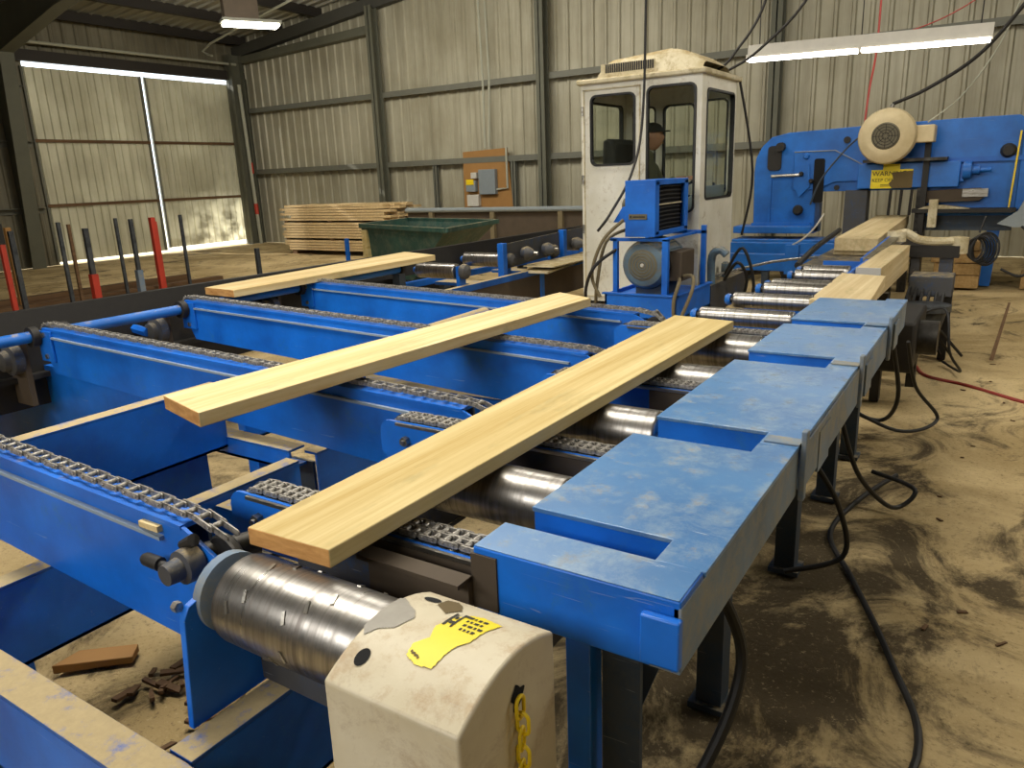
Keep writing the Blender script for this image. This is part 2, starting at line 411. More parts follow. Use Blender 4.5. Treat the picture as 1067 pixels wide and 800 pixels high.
# floor: real undulation under the sawdust
def floor_h(x, y):
    h = .018*noise.noise(Vector((x*.9, y*.9, 0))) + .009*noise.noise(Vector((x*3, y*3, 5)))
    h += .11*math.exp(-((x-1.3)**2/1.0+(y-10.2)**2/3.5)) + .02*math.exp(-((x-.4)**2/.5+(y-6.5)**2/4))
    return h - .01
m = MB(); vs = []; fs = []
xs = [WX-.3+i*.5 for i in range(28)] + [-5.3+i*.07 for i in range(110)] + [2.5+i*.5 for i in range(14)]
ys = [-14+i*.6 for i in range(23)] + [.0+i*.075 for i in range(150)] + [11.3+i*.4 for i in range(12)]
for x in xs:
    for y in ys: vs.append((x, y, floor_h(x, y) if x > -18 else -.005))
ny = len(ys)
for i in range(len(xs)-1):
    for j in range(ny-1): fs.append((i*ny+j, (i+1)*ny+j, (i+1)*ny+j+1, i*ny+j+1))
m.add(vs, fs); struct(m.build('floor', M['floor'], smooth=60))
m = MB(); m.box(-60, WX-.32, -25, 45, -.3, -.02); struct(m.build('ground_outside', simple('sunlit_yard', rgb('#e6dcc4'), .9), smooth=0))
# roof: ribbed sheets in both slopes, purlins along the building, end frames
def roof_sheet(name, x0, x1):
    vs = []; fs = []; y = -14; rows = []
    while y < WY:
        for dy, d in ((0, 0), (.12, 0), (.15, -.04), (.2, -.04), (.23, 0)):
            rows.append((y+dy, d))
        y += .3
    for y, d in rows:
        vs.append((x0, y, roof_z(x0)+.22+d)); vs.append((x1, y, roof_z(x1)+.22+d))
    for i in range(len(rows)-1): fs.append((2*i, 2*i+2, 2*i+3, 2*i+1))
    m = MB(); m.add(vs, fs); return struct(m.build(name, M['roof'], smooth=0))
roof_sheet('ceiling', WX, -4); roof_sheet('ceiling_right', -4, 9)
for i in range(9):
    x = WX + .35 + i*1.55
    m = MB(); z = roof_z(x)
    m.box(x-.03, x+.03, -14, WY-.02, z-.02, z+.2); m.box(x-.03, x+.1, -14, WY-.02, z-.03, z-.015)
    struct(m.build('roof_beam', M['purlin'], smooth=0))
def rafter(y, w, d, mat, z_off=0):
    m = MB()
    for a, b in ((WX, -4), (-4, 9)):
        za, zb = roof_z(a)+z_off, roof_z(b)+z_off
        m.hexa([(a, y-w/2, za-d), (b, y-w/2, zb-d), (b, y+w/2, zb-d), (a, y+w/2, za-d)],
               [(a, y-w/2, za-.02), (b, y-w/2, zb-.02), (b, y+w/2, zb-.02), (a, y+w/2, za-.02)])
    return struct(m.build('roof_beam', mat, smooth=0))
rafter(WY-.16, .2, .3, M['roof_beam'])
# portal frame at the left edge of view: tapered column and its haunch
for y in (8.85,):
    m = MB()
    m.plate([(WX+.02, 0), (WX+.32, 0), (WX+.75, 4.6), (WX+3.2, 5.15), (WX+9, 5.9), (WX+9, 6.35), (WX+.02, 5.4)], 'y', y-.02, y+.02)
    def flange(a, b):
        m.beam((a[0], y, a[1]), (b[0], y, b[1]), .3, .03, (1, 0, .2))
    for a, b in (((WX+.32, 0), (WX+.75, 4.6)), ((WX+.75, 4.6), (WX+3.2, 5.15)), ((WX+3.2, 5.15), (WX+9, 5.9))):
        m.beam((a[0], y, a[1]), (b[0], y, b[1]), .3, .03, (-(b[1]-a[1]), 0, b[0]-a[0]))
    struct(m.build('steel_column', M['column'], smooth=0))
# wall columns at the back (I sections)
def icol(x, y, z1, w=.2, d=.24, mat='column'):
    m = MB(); m.box(x-w/2, x+w/2, y-d/2, y-d/2+.02, 0, z1); m.box(x-w/2, x+w/2, y+d/2-.02, y+d/2, 0, z1); m.box(x-.012, x+.012, y-d/2, y+d/2, 0, z1)
    return struct(m.build('steel_column', M[mat], smooth=0))
for x in (-13.62, -8.82, -3.86, 1.0): icol(x, WY-.3, roof_z(x)-.25)
icol(WX+.25, WY-.45, 5.2, .28, .4); icol(WX+.2, D1+.18, 4.6, .12, .12)
# girts
def wall_beam(p0, p1, w=.16, h=.07, mat='girt'):
    m = MB(); m.beam(p0, p1, w, .012); 
    q0, q1 = Vector(p0), Vector(p1)
    m.beam(q0+Vector((0,0,-h)), q1+Vector((0,0,-h)), .02, h*2) if False else None
    d = (q1-q0).normalized(); side = d.cross(Vector((0, 0, 1)))*(w/2)
    m.beam(q0+side-Vector((0,0,.06)), q1+side-Vector((0,0,.06)), .012, .13)
    return struct(m.build('wall_beam', M[mat], smooth=0))
for z in (2.1, 3.78):
    for a, b in ((WX+.4, -13.75), (-13.5, -8.95), (-8.7, -3.98), (-3.74, .9), (1.1, 9)):
        wall_beam((a, WY-.14, z), (b, WY-.14, z))
m = MB(); m.hexa([(WX+.3, WY-.3, 4.98), (-13.7, WY-.3, 5.16), (-13.7, WY-.05, 5.16), (WX+.3, WY-.05, 4.98)],
                 [(WX+.3, WY-.3, 5.16), (-13.7, WY-.3, 5.36), (-13.7, WY-.05, 5.36), (WX+.3, WY-.05, 5.16)])
struct(m.build('wall_beam', M['column'], smooth=0))
icol(-12.02, WY-.16, 2.06, .12, .1, 'girt'); icol(-9.72, WY-.16, 2.06, .12, .1, 'girt')
for z in (1.35, 2.82, 4.0):
    wall_beam((WX+.12, D0-.15, z), (WX+.12, -14, z)); 
for z in (1.35, 2.82): wall_beam((WX+.12, 15.45, z), (WX+.12, D1+.1, z))
# header track over the big door, long pale pipe above it
m = MB(); m.box(WX+.06, WX+.2, D0-.3, D1+.25, DZ+.04, DZ+.28); struct(m.build('door_track_beam', M['purlin'], smooth=0))
m = MB(); m.tube([(WX+.3, -2, 4.88), (WX+.3, 15.1, 4.95)], .035, 8, 1)
tag(m.build('wall_pipe', M['pipe_white']), 'long pale pipe running along the left wall above the big doors', 'pipe')
m = MB(); m.tube([(WX+.45, 15.1, 0), (WX+.45, 15.0, 4.4)], .05, 8, 1)
c = m.build('corner_pipe', M['pipe_white']); tag(c, 'pale vertical pipe with red bands in the far wall corner', 'pipe')
for z in (.85, 2.0):
    m = MB(); m.cyl((WX+.45, 15.08, z), (WX+.45, 15.08, z+.3), .058, 12); m.build('red_band', M['red'], c)['label'] = 'red band'
m = MB(); m.tube([(WX+.9, 13.9, 5.0), (WX+.9, 13.9, 5.3), (-12.2, 13.2, 6.0), (-9, 13, 6.3)], .03, 8, 3)
tag(m.build('roof_conduit', M['pipe_white']), 'thin pale conduit crossing under the roof near the corner', 'conduit')
# sliding doors: two leaves with horizontal rails, gaps between them
def leaf(name, y0, y1, z0, x):
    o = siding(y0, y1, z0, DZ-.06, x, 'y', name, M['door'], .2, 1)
    for z in (1.38, 2.84):
        m = MB(); m.box(x+.03, x+.08, y0+.02, y1-.02, z-.035, z+.035); m.build('cross_rail', M['old_wood'], o)
    for y in (y0, y1-.05):
        m = MB(); m.box(x+.0, x+.06, y, y+.05, z0, DZ-.06); m.build('edge_frame', M['girt'], o)
    return o
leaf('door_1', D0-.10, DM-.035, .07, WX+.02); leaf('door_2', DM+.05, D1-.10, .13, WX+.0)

# ================================================================== LIVE ROLLER LINE (world: rollers lie along X, line runs along Y)
RT = .885   # top of the rollers
def roller(y, x0, x1, r, label, zt=RT, guard=True, group='rollers of the long roller line'):
    zc = zt-r
    t = thing('conveyor_roller', label, 'roller', ((x0+x1)/2, y, zc), group)
    m = MB(); m.lathe((x0, y, zc), (x1, y, zc), [(0, r*.9), (.01, r*.985), (.03, r), (.97, r), (.99, r*.985), (1, r*.9)], 48)
    m.build('drum', M['roller'], t, smooth=50)
    for s, xa in ((-1, x0), (1, x1)):
        m = MB(); m.cyl((xa, y, zc), (xa+s*.06, y, zc), .022, 14); m.build('shaft', M['dark_steel'], t)
        m = MB(); m.lathe((xa+s*.02, y, zc), (xa+s*.055, y, zc), [(0, .034), (.5, .038), (1, .028)], 20)
        m.build('bearing', M['blue_saw'], t)
    return t
L = 'steel conveyor roller '
r1 = roller(.905, -1.30, -.86, .098, L+'at the near end, meeting the cream metal guard box')
# raised welded bars on the near drum
for k in range(26):
    a = k*2.399; x = -1.25 + (k % 9)*.042 + .006*math.sin(k*3.1); r = .0985; yy = .905+r*math.cos(a); zz = RT-.098+r*math.sin(a)
    m = MB(); m.xf = Matrix.Translation((x, yy, zz)) @ Matrix.Rotation(-(a-PI/2), 4, 'X').inverted() @ Matrix.Rotation(.35, 4, 'Z')
    m.box(-.004, .004, -.013, .013, -.003, .0015)
    m.xf = None; m.build('weld_bead', M['steel'], r1)

spec = [(1.60, -1.34, -.875, .085, 'in front of the first blue table, passing under the centre board'),
        (2.24, -1.34, -.875, .085, 'between the first and second blue tables, half under the centre board'),
        (2.88, -1.34, -.875, .085, 'beside the second blue table, third drum along the centre board'),
        (3.52, -1.36, -.885, .085, 'at the far tip of the centre board'),
        (4.20, -1.42, -.90, .05, 'just beyond the centre board, beside the fourth blue table'),
        (4.78, -1.40, -.92, .05, 'at the corner where the fourth blue table ends'),
        (5.27, -1.34, -.94, .05, 'lower one of the pair beside the plank table'),
        (5.45, -1.33, -.94, .05, 'upper one of the pair beside the plank table'),
        (6.00, -1.30, -.96, .05, 'second before the last, in front of the sawn timber'),
        (6.30, -1.30, -.96, .05, 'furthest along the line, in front of the sawn timber')]
for y, a, b, r, l in spec: roller(y, a, b, r, L+l)
# line frame
t = thing('roller_line_frame', 'long blue steel frame carrying the rollers between chain rails and tables', 'conveyor frame', (-1.1, 4, 0))
m = MB(); m.box(-1.425, -1.405, 1.35, 7.2, .56, .74); m.box(-1.46, -1.40, 1.35, 7.2, .56, .575); m.build('side_beam', M['blue_grimy'], t)
m = MB(); m.box(-.86, -.84, 1.35, 4.6, .5, .70); m.box(-.90, -.86, 4.6, 6.9, .62, .80); m.build('side_beam', M['blue_grimy'], t)
for y in (1.78, 2.42, 3.08, 3.70, 3.95, 4.45, 5.02, 5.70, 6.6):
    m = MB(); m.box(-1.40, -.87, y-.01, y+.10, .66, .755); m.build('cross_plate', M['blue'], t, bevel=.004)
for y in (2.45, 4.4, 6.6):
    for x in (-1.43, -.87):
        m = MB(); m.box(x-.04, x+.04, y-.04, y+.04, .0, .57); m.build('leg', M['dark_blue'], t)
m = MB(); m.box(-1.30, -.93, 7.05, 7.08, .70, .83); m.build('end_plate', M['blue'], t)
m = MB(); m.box(-.935, -.915, 5.1, 6.9, .78, .87); m.build('guide_plate', M['blue'], t)
for y in (6.1, 6.25, 6.4, 6.55):
    m = MB(); m.cyl((-.915, y, .83), (-.90, y, .83), .016, 6); m.build('bolt', M['steel'], t)

# near end: blue bracket plate and bearing housing, cream guard box
t = thing('roller_end_bracket', 'blue steel end bracket holding the near end of the big roller', 'bracket', (-1.33, .85, .5))
m = MB()
m.plate([(.765, .52), (.785, .775), (.80, .80), (.85, .815), (.95, .815), (.985, .79), (1.0, .52)], 'x', -1.375, -1.357)
m.build('side_plate', M['blue'], t, bevel=.002)
m = MB(); m.box(-1.357, -.80, .955, .97, .53, .70); m.build('cross_plate', M['blue_grimy'], t)
m = MB(); m.plate([(-1.357, .53), (-1.357, .72), (-1.20, .53)], 'y', .985, .995); m.build('gusset', M['blue'], t)
m = MB(); m.lathe((-1.375, .905, .787), (-1.34, .905, .787), [(0, .07), (.15, .088), (.85, .088), (1, .075)], 28); m.build('bearing_housing', M['blue_side'], t)
m = MB(); m.lathe((-1.39, .905, .787), (-1.372, .905, .787), [(0, .03), (1, .045)], 16); m.build('shaft_end', M['grease'], t)
m = MB()
m.cyl((-1.39, .79, .80), (-1.375, .79, .80), .012, 6)
m.build('bolt', M['steel'], t)

GX0, GX1 = -.855, -.580
t = thing('guard_box', 'cream metal guard box with rounded top, yellow sticker and hanging yellow chain hole', 'machine guard', (-.72, .87, .3))
AY, AA, AZ, AB = .925, .225, .765, .112
prof = [(.705, .25)]
def arch_yz(k): return .71+.28*k, .868+.179*k-.162*k*k
ns = 12
for k in range(ns+1):
    prof.append(arch_yz(k/ns))
prof += [(.995, .25)]
m = MB(); vs = [(GX0, y, z) for y, z in prof] + [(GX1, y, z) for y, z in prof]; n = len(prof)
fs = [tuple(range(n)), tuple(range(2*n-1, n-1, -1))] + [(i, (i+1) % n, n+(i+1) % n, n+i) for i in range(n)]
m.add(vs, fs); m.build('housing', M['cream'], t, bevel=.006, smooth=25, seg=3)
def arch_pt(x, k, off=.001):   # point + frame on the arch at angle parameter 0..1 (front to top)
    y, z = arch_yz(k)
    nrm = Vector((0, -(.179-.324*k), .28)).normalized(); tan = Vector((0, nrm.z, -nrm.y))
    return Vector((x, y, z))+nrm*off, nrm, tan
for x, k, rx, ry in ((-.812, .18, .013, .017), (-.807, .83, .018, .012)):
    p, nr, tn = arch_pt(x, k, .0008)
    m = MB(); m.add([p+Vector((rx*math.cos(a), 0, 0))+tn*ry*math.sin(a) for a in [2*PI*i/20 for i in range(20)]], [tuple(range(20))])
    m.build('access_hole', M['hole'], t, smooth=0)['label'] = 'dark oval hole'
# sticker following the arch, ragged outline, with a picture panel and rows of worn print
def arch_patch(name, poly, mat, off, parent):
    m = MB(); tr = tessellate_polygon([[Vector((a, b, 0)) for a, b in poly]])
    import itertools
    # grid-clip so that it follows the curve
    x0, x1 = min(p[0] for p in poly), max(p[0] for p in poly); k0, k1 = min(p[1] for p in poly), max(p[1] for p in poly)
    def inside(x, y):
        c = False; j = len(poly)-1
        for i in range(len(poly)):
            xi, yi = poly[i]; xj, yj = poly[j]
            if (yi > y) != (yj > y) and x < (xj-xi)*(y-yi)/(yj-yi)+xi: c = not c
            j = i
        return c
    nx = max(2, int((x1-x0)/.0018)); nk = max(2, int((k1-k0)/.008))
    for i in range(nx):
        for j in range(nk):
            xa, xb = x0+(x1-x0)*i/nx, x0+(x1-x0)*(i+1)/nx; ka, kb = k0+(k1-k0)*j/nk, k0+(k1-k0)*(j+1)/nk
            if inside((xa+xb)/2, (ka+kb)/2):
                m.add([arch_pt(xa, ka, off)[0], arch_pt(xb, ka, off)[0], arch_pt(xb, kb, off)[0], arch_pt(xa, kb, off)[0]], [(0, 1, 2, 3)])
    return m.build(name, mat, parent, smooth=0)
def arch_patch_s(name, poly, mat, off, parent): return arch_patch(name, [(-.745+(a+.74)*.72, .25+(b-.26)*.82) for a, b in poly], mat, off, parent)
st = arch_patch_s('warning_sticker', [(-.735, .30), (-.70, .26), (-.655, .27), (-.648, .42), (-.64, .50), (-.62, .58), (-.615, .74), (-.60, .90), (-.66, .93), (-.69, .90), (-.71, .80), (-.73, .62), (-.715, .50), (-.74, .40)], M['sticker'], .0016, t)
st['label'] = 'torn yellow warning sticker'
for poly in ([(-.722, .66), (-.722, .86), (-.714, .86), (-.714, .66)], [(-.70, .84), (-.70, .875), (-.672, .875), (-.672, .84)], [(-.70, .66), (-.70, .84), (-.694, .84), (-.694, .66)], [(-.712, .70), (-.712, .74), (-.70, .74), (-.70, .70)], [(-.71, .77), (-.71, .81), (-.703, .81), (-.703, .77)]):
    arch_patch_s('print', poly, M['ink'], .0024, st)
for row, (ka, kb) in enumerate(((.84, .87), (.78, .81), (.72, .75), (.66, .69))):
    x = -.682 + row*.003
    while x < -.63:
        w = random.choice((.006, .009, .012)); arch_patch_s('print', [(x, ka), (x, kb), (x+w, kb), (x+w, ka)], M['ink'], .0024, st); x += w+.005
arch_patch_s('print', [(-.73, .33), (-.70, .30), (-.70, .32), (-.73, .35)], M['sign_grime'], .0024, st)
arch_patch('worn_patch', [(-.853, .36), (-.84, .30), (-.825, .38), (-.80, .42), (-.785, .55), (-.80, .62), (-.82, .66), (-.845, .72), (-.853, .7)], M['strip_grey'], .0012, t)
arch_patch('worn_patch', [(-.785, .78), (-.75, .70), (-.735, .80), (-.75, .88), (-.77, .93), (-.788, .9)], M['sign_grime'], .0012, t)
m = MB(); p = Vector((GX1+.001, .868, .836)); m.add([p+Vector((0, .018*math.cos(a)*(1+.25*math.sin(5*a)), .022*math.sin(a)*(1+.3*math.cos(3*a)))) for a in [2*PI*i/24 for i in range(24)]], [tuple(range(24))])
m.build('torn_hole', M['hole'], t, smooth=0)
ch = thing('yellow_chain', 'yellow plastic chain hanging from a hole in the cream guard box', 'chain', (-.570, .86, .825))
def link_mesh(L=.040, W=.022, r=.0034, n=24):
    m = MB(); pts = []
    for k in range(n):
        a = 2*PI*k/n; x = (W/2)*math.cos(a); z = (W/2)*math.sin(a)+(L-W)/2*(1 if math.sin(a) >= 0 else -1); pts.append(Vector((0, x, z)))
    vs = []; fs = []
    for i in range(n):
        d = (pts[(i+1) % n]-pts[i-1]).normalized(); a = Vector((1, 0, 0)); b = d.cross(a)
        for k in range(8): th = 2*PI*k/8; vs.append(pts[i]+(a*math.cos(th)+b*math.sin(th))*r)
    for i in range(n):
        for k in range(8):
            i2 = (i+1) % n; k2 = (k+1) % 8; fs.append((i*8+k, i*8+k2, i2*8+k2, i2*8+k))
    m.add(vs, fs); return m
lk = link_mesh().build('chain_link', M['yellow'], None, smooth=60); lk.parent = ch; lk.location = (0, 0, 0)
for k in range(1, 11):
    o = lk.copy(); COL.objects.link(o); o.parent = ch; o.location = (.003*(k % 2), .002*math.sin(k), -.031*k); o.rotation_euler = (0, 0, PI/2 if k % 2 else .25)

# ================================================================== BLUE TABLES
TX0, TX1, TZ = -.855, -.45, .905
def table(y0, y1, label, arm=False):
    t = thing('outfeed_table', label, 'machine table', ((TX0+TX1)/2, (y0+y1)/2, .8), 'blue side tables along the roller line')
    m = MB(); xr = TX1+.03
    m.plate([(TX0, y0), (TX1-.06, y0), (TX1-.06, y0-.10), (xr+.014, y0-.10), (xr+.014, y1+.075), (TX1-.06, y1+.075), (TX1-.06, y1), (TX0, y1)], 'z', TZ-.012, TZ)
    m.build('top_plate', M['blue_top'], t, bevel=.002)
    m = MB(); m.box(TX0+.004, TX1-.07, y0+.004, y0+.014, .78, TZ-.012); m.box(TX0+.004, TX0+.014, y0+.01, y1-.004, .78, TZ-.012); m.box(TX0+.004, TX1-.07, y1-.014, y1-.004, .78, TZ-.012)
    m.build('skirt', M['blue'], t)
    return t
t1 = table(1.375, 1.955, 'blue steel table nearest the guard box, with projecting arm and slot', True)
m = MB(); m.box(TX0-.01, TX1+.04, 1.15, 1.275, .755, TZ); m.build('arm', M['blue'], t1, bevel=.004)
m = MB(); m.box(TX0-.008, TX1+.036, 1.152, 1.273, TZ, TZ+.0015); m.build('arm_top', M['blue_top'], t1)
m = MB(); m.box(TX1-.03, TX1+.046, 1.128, 1.15, .775, .875); m.build('end_block', M['blue'], t1, bevel=.004)
m = MB(); m.box(TX0-.014, TX0+.05, 1.145, 1.15, .765, .89); m.build('worn_patch', M['brown_steel'], t1)
table(2.135, 2.955, 'blue steel table with the bright shine, second along from the guard box')
table(3.145, 3.765, 'third blue steel table from the guard box, with a dusty rear edge')
table(3.915, 4.60, 'fourth blue steel table, furthest one, next to the plank table')
t = thing('table_side_rail', 'dirty grey blue side rail along the outer edge of the blue tables', 'side rail', (-.42, 2.8, .8))
for a, b, dx in ((1.15, 2.06, 0), (2.10, 3.06, .008), (3.10, 3.88, .004), (3.92, 4.66, 0)):
    m = MB(); m.box(-.424+dx, -.408+dx, a, b, .755, TZ-.013); m.box(-.47+dx, -.424+dx, a, b, .755, .765); m.build('rail_plate', M['blue_side'], t, bevel=.002)
for y in (2.08, 3.05, 3.88):
    m = MB(); m.box(-.404, -.388, y-.02, y+.012, .74, .945); m.build('stop_post', M['blue_side'], t, bevel=.003)
    m = MB(); m.box(-.50, -.405, y-.035, y+.02, .906, .910); m.build('dusty_joint', M['blue_side'], t)
for y in (2.3, 3.2, 4.1):
    m = MB(); m.box(-.405, -.397, y, y+.16, .74, .87); m.build('clamp_plate', M['blue_side'], t)
t = thing('table_support', 'blue steel support column standing under the nearest blue table', 'support', (-.62, 1.35, 0))
m = MB(); m.box(-.715, -.655, 1.27, 1.33, 0, .755); m.build('column', M['blue'], t, bevel=.003)
m = MB(); m.box(-.64, -.55, 1.30, 1.315, 0, .755); m.build('column', M['dark_blue'], t)
m = MB(); m.plate([(-.655, .755), (-.655, .25), (-.48, .755)], 'y', 1.40, 1.41); m.build('gusset', M['dark_blue'], t)
m = MB(); m.box(-.76, -.54, 1.24, 1.36, 0, .02); m.build('foot_plate', M['dark_blue'], t)
for k, y in enumerate((2.05, 3.02, 3.85, 4.5)):
    t = thing('table_support', ['dark support column under the joint between first and second blue tables', 'dark support column under the joint between second and third blue tables', 'dark support column under the joint between third and fourth blue tables', 'dark support column under the far end of the fourth blue table'][k], 'support', (-.6, y, 0))
    m = MB(); m.box(-.66, -.58, y-.04, y+.04, 0, .76); m.build('column', M['dark_blue'], t)
    m = MB(); m.box(-.84, -.48, y-.05, y+.05, .70, .755); m.build('head_beam', M['dark_blue'], t)
    m = MB(); m.box(-.68, -.56, y-.06, y+.06, 0, .02); m.build('foot_plate', M['dark_blue'], t)

# plank table and timbers beyond the blue tables
m = MB(); m.plate([(-.93, 4.70), (-.60, 4.66), (-.66, 5.85), (-.96, 5.95)], 'z', .80, .875)
tag(m.build('plank_table', M['timber'], None, bevel=.003, origin=(-.79, 5.3, .87)), 'flat pale wooden plank bed just beyond the furthest blue table', 'plank')
t = thing('timber_beam', 'square timber with white painted end lying beside the roller line', 'timber', (-.8, 7, .78))
m = MB(); m.xf = Matrix.Rotation(0, 4, 'Z'); m.hexa([(-.905, 6.2, .66), (-.735, 6.2, .66), (-.72, 8.0, .66), (-.89, 8.0, .66)], [(-.905, 6.2, .885), (-.735, 6.2, .885), (-.72, 8.0, .885), (-.89, 8.0, .885)])
m.xf = None; m.build('timber', M['timber'], t, bevel=.003)
m = MB(); m.box(-.906, -.734, 6.185, 6.2, .66, .886); m.build('painted_end', M['white_end'], t)
t = thing('timber_support', 'dark steel stand carrying the white ended timber', 'support', (-.82, 6.8, 0))
m = MB(); m.box(-.93, -.70, 6.45, 6.55, .60, .66); m.build('cross_bar', M['dark_steel'], t)
for x in (-.9, -.74):
    m = MB(); m.box(x-.03, x+.03, 6.47, 6.53, 0, .60); m.build('leg', M['grease'], t)
def timber(x0, x1, y0, y1, z0, z1, sk, label, grp=None):
    m = MB(); m.hexa([(x0, y0, z0), (x1, y0, z0), (x1+sk, y1, z0), (x0+sk, y1, z0)], [(x0, y0, z1), (x1, y0, z1), (x1+sk, y1, z1), (x0+sk, y1, z1)])
    o = m.build('sawn_timber', M['timber'], None, bevel=.004, origin=((x0+x1)/2, (y0+y1)/2, z0)); return tag(o, label, 'timber', grp)
timber(-1.42, -1.02, 8.2, 11.9, .80, .925, -.10, 'thick sawn timber entering under the band saw, on top')
timber(-1.43, -1.03, 8.25, 11.9, .755, .797, -.10, 'thin sawn slab lying beneath the thick timber at the band saw')
t = thing('saw_infeed_bed', 'blue and black infeed bed under the timber in front of the saw', 'conveyor bed', (-1.2, 9.5, 0))
m = MB(); m.box(-1.55, -.95, 7.3, 11.3, .62, .75); m.build('bed_plate', M['blue_grimy'], t)
for y in (7.6, 9.4, 11.0):
    for x in (-1.45, -1.05):
        m = MB(); m.box(x-.05, x+.05, y-.05, y+.05, 0, .62); m.build('leg', M['dark_steel'], t)
m = MB(); m.beam((-.93, 6.95, .86), (-.93, 8.9, .90), .09, .02); m.build('guide_rail', M['steel'], t)
m = MB(); m.beam((-.98, 6.95, .83), (-.98, 8.9, .87), .02, .08); m.build('guide_rail', M['blue'], t)
m = MB(); m.tube([(-1.42, 6.6, .84), (-1.43, 7.3, .91), (-1.48, 8.3, .93), (-1.50, 8.9, .95)], .025, 8)
tag(m.build('bent_lever', M['grease']), 'dark bent lever arm rising beside the last rollers', 'lever')

# ================================================================== CHAIN RAILS
def chain_link_mesh(pitch=.1, w=.042, h=.017):
    """one outer and one inner pair of side plates with their two cross rollers, centred at 0, running along X"""
    m = MB(); p = pitch/2
    def plate(x0, y, t):
        pts = rrect(x0-.013, x0+p+.013, -h/2, h/2, h*.49, 3); m.plate(pts, 'y', y-t/2, y+t/2)
    for s in (-1, 1):
        plate(-p, s*w/2, .004); plate(0, s*(w/2-.0055), .004)
    for x in (-p, 0): m.cyl((x, -w/2+.006, 0), (x, w/2-.006, 0), .0075, 10); m.cyl((x, -w/2-.005, 0), (x, w/2+.005, 0), .003, 6)
    me = m.build('chain_link', M['chain'], None, smooth=40); data = me.data; bpy.data.objects.remove(me); return data
LINK = chain_link_mesh(); LINKS = chain_link_mesh(.06, .034, .014)
def lay_chain(parent, path, pitch, data):
    """copies of a link along a polyline in the XZ plane at fixed Y"""
    base = wloc(parent); P = [Vector(p) for p in path]; seg = 0; pos = P[0].copy()
    total = sum((P[i+1]-P[i]).length for i in range(len(P)-1)); n = int(total/pitch)
    def at(s):
        for i in range(len(P)-1):
            l = (P[i+1]-P[i]).length
            if s <= l: return P[i]+(P[i+1]-P[i])*(s/l), (P[i+1]-P[i]).normalized()
            s -= l
        return P[-1], (P[-1]-P[-2]).normalized()
    for k in range(n):
        p, _ = at((k+.5)*pitch); q0, _ = at(k*pitch); q1, _ = at((k+1)*pitch); d = (q1-q0).normalized()
        o = bpy.data.objects.new('chain_link', data); COL.objects.link(o); o.parent = parent; o.location = p-base
        o.rotation_euler = (0, -math.atan2(d.z, d.x), 0)
def chain_rail(y, xl, zl, xr, zr, label, depth=.30, head=True):
    t = thing('chain_rail', label, 'chain conveyor', ((xl+xr)/2, y, (zl+zr)/2-.1), 'blue chain rails of the transfer deck')
    f = lambda x: zl+(zr-zl)*(x-xl)/(xr-xl)
    hw = .03
    xe = xr-.18    # end of the beam proper
    m = MB()
    m.plate([(xl, f(xl)-.02), (xe, f(xe)-.02), (xr-.02, f(xr)-.085), (xr+.02, f(xr)-.13), (xr+.01, f(xr)-.30), (xr-.1, f(xr)-depth-.02), (xl+.06, f(xl)-depth+.02), (xl, f(xl)-.16)], 'y', y-.04, y-.03)
    m.build('web_plate', M['blue'], t)
    m = MB(); m.beam((xl, y+.0, f(xl)-.022), (xe, y, f(xe)-.022), .085, .012); m.build('top_flange', M['blue'], t)
    m = MB(); m.beam((xl+.1, y-.047, f(xl)-.065), (xe-.08, y-.047, f(xe)-.065), .014, .010); m.build('wear_strip', M['strip'], t)
    m = MB(); m.plate([(xl+.05, f(xl)-.03), (xe, f(xe)-.03), (xe, f(xe)-depth+.03), (xl+.05, f(xl)-depth+.03)], 'y', y+.03, y+.04); m.build('back_plate', M['dark_blue'], t)
    # drooping end with sprocket
    m = MB(); m.lathe((xr-.07, y-.012, f(xr)-.085), (xr-.07, y+.012, f(xr)-.085), [(0, .055), (.2, .06), (.8, .06), (1, .055)], 18); m.build('sprocket', M['dark_steel'], t)
    path = [(xl+.02, y, f(xl)+.004), (xe, y, f(xe)+.004), (xr-.09, y, f(xr)-.006), (xr-.03, y, f(xr)-.030), (xr+.0, y, f(xr)-.085)]
    lay_chain(t, path, .1, LINK)
    if head:
        m = MB(); m.box(xl-.03, xl+.10, y-.055, y-.042, f(xl)-.20, f(xl)-.03); m.build('head_plate', M['blue'], t, bevel=.002)
        m = MB(); m.lathe((xl, y-.02, f(xl)-.062), (xl, y+.02, f(xl)-.062), [(0, .058), (.2, .068), (.8, .068), (1, .058)], 20); m.build('head_sprocket', M['blue_grimy'], t)
        for dz in (-.05, -.17):
            m = MB(); m.cyl((xl+.04, y-.065, f(xl)+dz), (xl+.04, y-.055, f(xl)+dz), .014, 6); m.build('bolt', M['steel'], t)
        lay_chain(t, [(xl-.065, y, f(xl)-.11), (xl-.07, y, f(xl)-.05), (xl-.04, y, f(xl)-.008), (xl+.04, y, f(xl)+.006)], .06, LINKS)
    return t
ra = chain_rail(1.01, -4.6, .955, -1.44, .865, 'blue chain rail running behind the cream guard box end, nearest of the deck', .33)
rb = chain_rail(2.08, -4.42, .955, -1.37, .870, 'blue chain rail passing under the near end of the smaller board', .29)
rc = chain_rail(3.00, -4.46, .965, -1.35, .872, 'blue chain rail crossing under the middle of the smaller board', .29)
rd = chain_rail(4.00, -4.44, .950, -1.55, .872, 'blue chain rail ending at the power unit, furthest of the deck', .29)
